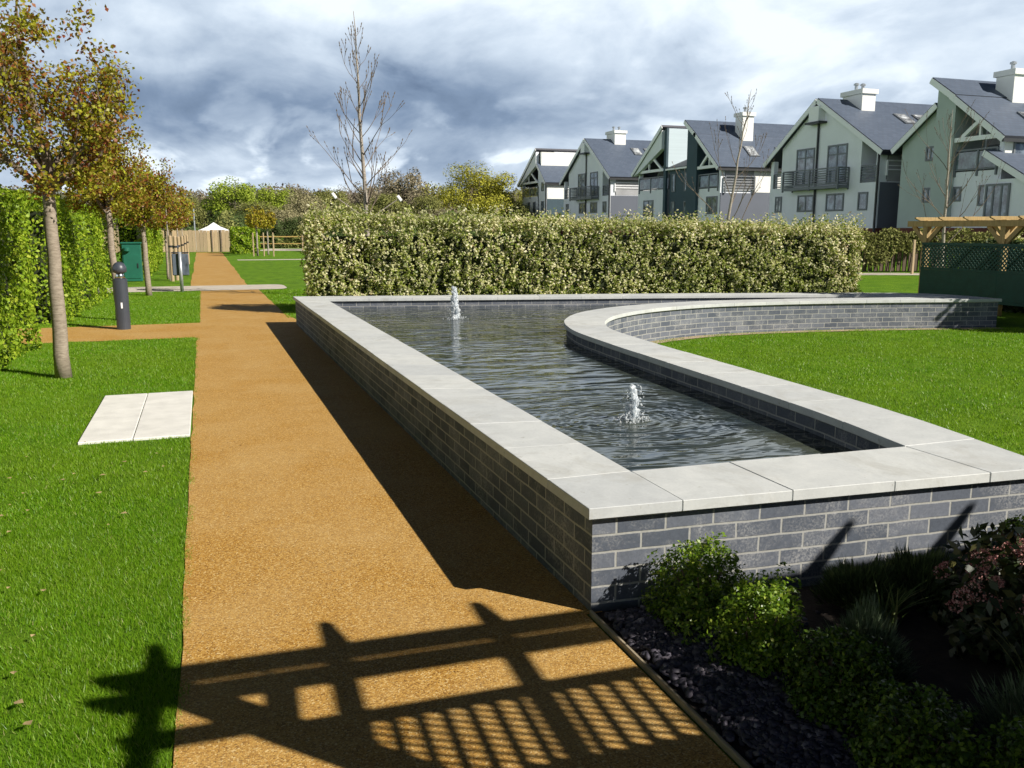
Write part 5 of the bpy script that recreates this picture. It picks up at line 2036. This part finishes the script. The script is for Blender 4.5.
# tree stakes along the hedge: each a thing
sx = [(-0.98, 29.0, 1.42, 'first pale timber stake past the cabinet, with a black tie'), (-0.86, 29.5, 1.40, 'pale timber stake paired with the first one, slightly nearer the path'),
      (-0.86, 33.6, 1.35, 'pale timber stake just behind the litter bin post'), (-0.78, 35.6, 1.35, 'pale timber stake right of the litter bin, beside the path'),
      (-0.75, 39.0, 1.35, 'pale timber stake halfway to the timber fence'), (-0.72, 43.0, 1.35, 'last pale timber stake before the timber fence')]
for x, y, hgt, lab in sx:
    b = MB()
    b.lathe((0, 0, -0.05), [(0.055, 0), (0.055, hgt), (0.045, hgt + 0.03)], 10)
    o = setp(b.build('tree_stake', M_fresh), lab, 'stake', 'pale tree stakes beside the path', 'thing')
    o.location = (x, y, 0)
    b = MB()
    b.lathe((0, 0, hgt - 0.38), [(0.059, 0), (0.059, 0.06)], 10)
    b.build('tie', M_iron, o)
for x, y, lab in ((-1.05, 29.3, 'thin bare sapling stem tied between the first pair of stakes'), (-0.9, 34.4, 'thin bare sapling stem behind the litter bin'), (-0.82, 38.2, 'thin bare sapling stem farther along, before the timber fence')):
    rr = random.Random(int(y * 10))
    t = thing('sapling', lab, 'sapling', (x, y, 0), 'young saplings tied to stakes')
    b = MB()
    b.tube([(0, 0, 0), (0.01, 0, 1.0), (0.0, 0.01, 2.0), (0.02, 0, 2.7)], [0.028, 0.024, 0.016, 0.008], 7)
    b.build('trunk', M_birch, t)
    out, tips = [], []
    for k in range(8):
        a = k * 2.4
        grow(rr, (0, 0, 1.7 + k * 0.1), (math.cos(a), math.sin(a), 0.8), 0.5, 0.008, 1, out, tips, 0.4, 0.3, 4, (1, 2), 0.6)
    b = MB()
    for p, r2 in out:
        b.tube(p, [max(q, 0.004) for q in r2], 4, cap=False)
    b.build('branches', M_twig, t)

# the timber fence at the end of the path
fe = thing('timber_fence', 'tall pale timber board fence closing the far end of the path', 'fence', (-4, 65, 0))
b = MB()
x = -14.0
rr = random.Random(4)
while x < 2.6:
    wd = 0.24 + rr.uniform(-0.02, 0.02)
    b.box(x, x + wd - 0.012, 65.0 + rr.uniform(0, 0.012), 65.03, 0.02, 1.52 + rr.uniform(-0.03, 0.03))
    x += wd
b.build('boards', M_fresh, fe, off=fe.location)
for x in (-11, -8, -5, -2, 0.55, 1.15, 2.6):
    b = MB()
    b.box(x - (0.03 if x in (0.55, 1.15) else 0.05), x + (0.03 if x in (0.55, 1.15) else 0.05), 64.92, 64.985, 0, 1.54)
    b.build('post', M_twig if x in (0.55, 1.15) else M_fresh, fe, off=fe.location)
# white gazebo beyond the fence
gb = thing('gazebo', 'white pointed gazebo roof showing above the timber fence', 'gazebo', (0.75, 68, 0))
gb.scale = (0.72, 0.72, 1)
b = MB()
b.add([(-1.5, -1.5, 1.5), (1.5, -1.5, 1.5), (1.5, 1.5, 1.5), (-1.5, 1.5, 1.5), (-0.6, -0.6, 1.78), (0.6, -0.6, 1.78), (0.6, 0.6, 1.78), (-0.6, 0.6, 1.78), (0, 0, 2.08)],
      [(0, 1, 5, 4), (1, 2, 6, 5), (2, 3, 7, 6), (3, 0, 4, 7), (4, 5, 8), (5, 6, 8), (6, 7, 8), (7, 4, 8)])
b.box(-1.5, 1.5, -1.51, -1.49, 1.36, 1.5)
b.box(-1.5, 1.5, 1.49, 1.51, 1.36, 1.5)
b.box(-1.51, -1.49, -1.49, 1.49, 1.36, 1.5)
b.box(1.49, 1.51, -1.49, 1.49, 1.36, 1.5)
b.build('canopy', M_canvas, gb)
for sx_, sy_ in ((-1, -1), (1, -1), (1, 1), (-1, 1)):
    b = MB()
    b.tube([(sx_ * 1.45, sy_ * 1.45, 0), (sx_ * 1.45, sy_ * 1.45, 1.5)], 0.03, 8)
    b.build('leg', M_galv, gb)
# lamp pole
lp = MB()
lp.tube([(0, 0, 0), (0, 0, 3.1)], [0.06, 0.045], 8)
o = setp(lp.build('lamp_pole', M_galv), 'thin grey pole rising behind the timber fence', 'pole', kind='thing')
o.location = (-0.6, 72, 0)
# hedge at the right end of the fence
hedge('climbing_shrub', 'loose green shrub growing at the right end of the timber fence', 'shrub', (1.7, 3.4, 60.0, 61.6, 0, 1.55), 3600, 0.15, 0.10, M_hedge, ['-y', '-x', '+x', '+z'], 0.12, 0.25, tips=80, seed=4.4)
hedge('round_shrub', 'low dark green shrub on the far lawn, left of the variegated hedge', 'shrub', (7.2, 9.6, 62.0, 64, 0, 1.1), 3200, 0.14, 0.09, kinds['dark'][0], ['-y', '-x', '+x', '+z'], 0.12, 0.3, tips=60, seed=7.4)
# rail fence
rf = thing('rail_fence', 'thin timber post and rail fence across the far lawn', 'fence', (6, 66, 0))
b = MB()
b.bar((2.6, 66, 1.05), (13, 65, 1.05), 0.05, 0.07)
b.bar((2.6, 66, 0.55), (13, 65, 0.55), 0.05, 0.05)
b.build('rail', M_golden, rf, off=rf.location)
for k in range(6):
    x = 2.7 + k * 2.05
    b = MB()
    b.box(x - 0.05, x + 0.05, 65.92 - k * 0.197, 66.02 - k * 0.197, 0, 1.15)
    b.build('post', M_fresh, rf, off=rf.location)
for x, y, lab in ((2.75, 54.2, 'left stake of the left young golden tree'), (3.35, 54.2, 'right stake of the left young golden tree'), (3.85, 53.5, 'stake in front of the right young golden tree'), (4.1, 57.0, 'stake behind the right young golden tree')):
    b = MB()
    b.lathe((0, 0, -0.05), [(0.04, 0), (0.04, 1.4), (0.03, 1.43)], 8)
    o = setp(b.build('tree_stake', M_fresh), lab, 'stake', 'stakes of the far young trees', 'thing')
    o.location = (x, y, 0)

# brown boarded fence and hedge in front of the houses, right
bf = thing('boarded_fence', 'brown boarded fence behind the lawn, between hedge and pergola', 'fence', (24, 26.4, 0))
b = MB()
x = 17.0
rr = random.Random(12)
while x < 28.2:
    y = 29.1 - (x - 17.0) * 0.37
    b.box(x, x + 0.185, y + rr.uniform(0, 0.012), y + 0.035, 0.04, 1.38 + rr.uniform(-0.02, 0.02))
    x += 0.2
b.build('boards', plain('brown_board', (0.085, 0.058, 0.038), 0.85, 0.3, 5), bf, off=bf.location)
cr = thing('fence_creeper', 'green creeper spilling over the top of the brown boarded fence', 'climber', (24, 26.4, 0))
r_ = np.random.default_rng(19)
n = 11000
X = r_.uniform(17.0, 28.0, n)
hang = 0.25 + 0.75 * np.clip(np.sin(X * 1.9) * 0.5 + np.sin(X * 4.3) * 0.3 + 0.45, 0.05, 1)
Z = 1.50 + 0.10 * np.sin(X * 5.0) - r_.random(n) ** 1.4 * hang * 1.25 + r_.normal(0, 0.04, n)
Y = 29.1 - (X - 17.0) * 0.37 - r_.random(n) * 0.25 - 0.02
V, F = leaves(np.stack([X - 24, Y - 26.4, np.maximum(Z, 0.05)], 1), 0.10, 0.07, np.tile([-0.3, -0.7, 0.4], (n, 1)), 0.7, 0, r_)
link('foliage', np_mesh('foliage', V, F, kinds['olive'][0]), cr)
b = MB()
for k in range(14):
    x = 17.4 + k * 0.77
    y = 29.1 - (x - 17.0) * 0.37 - 0.06
    b.tube([(x, y, 0), (x + 0.1, y, 0.7), (x - 0.05, y, 1.4)], [0.025, 0.02, 0.01], 5)
b.build('stems', M_twig, cr, off=cr.location)
for x, y, hgt, m, nm, lab in ((24.0, 24.9, 1.22, M_fresh, 'tree_stake', 'pale stake on the lawn before the brown fence'), (24.75, 25.1, 1.28, M_fresh, 'gate_board', 'pale upright board by the far pergola corner, against the brown fence')):
    b = MB()
    wd = 0.04 if nm == 'tree_stake' else 0.13
    b.box(-wd, wd, -0.03, 0.03, 0, hgt)
    o = setp(b.build(nm, m), lab, 'stake' if nm == 'tree_stake' else 'board', kind='thing')
    o.location = (x, y, 0)
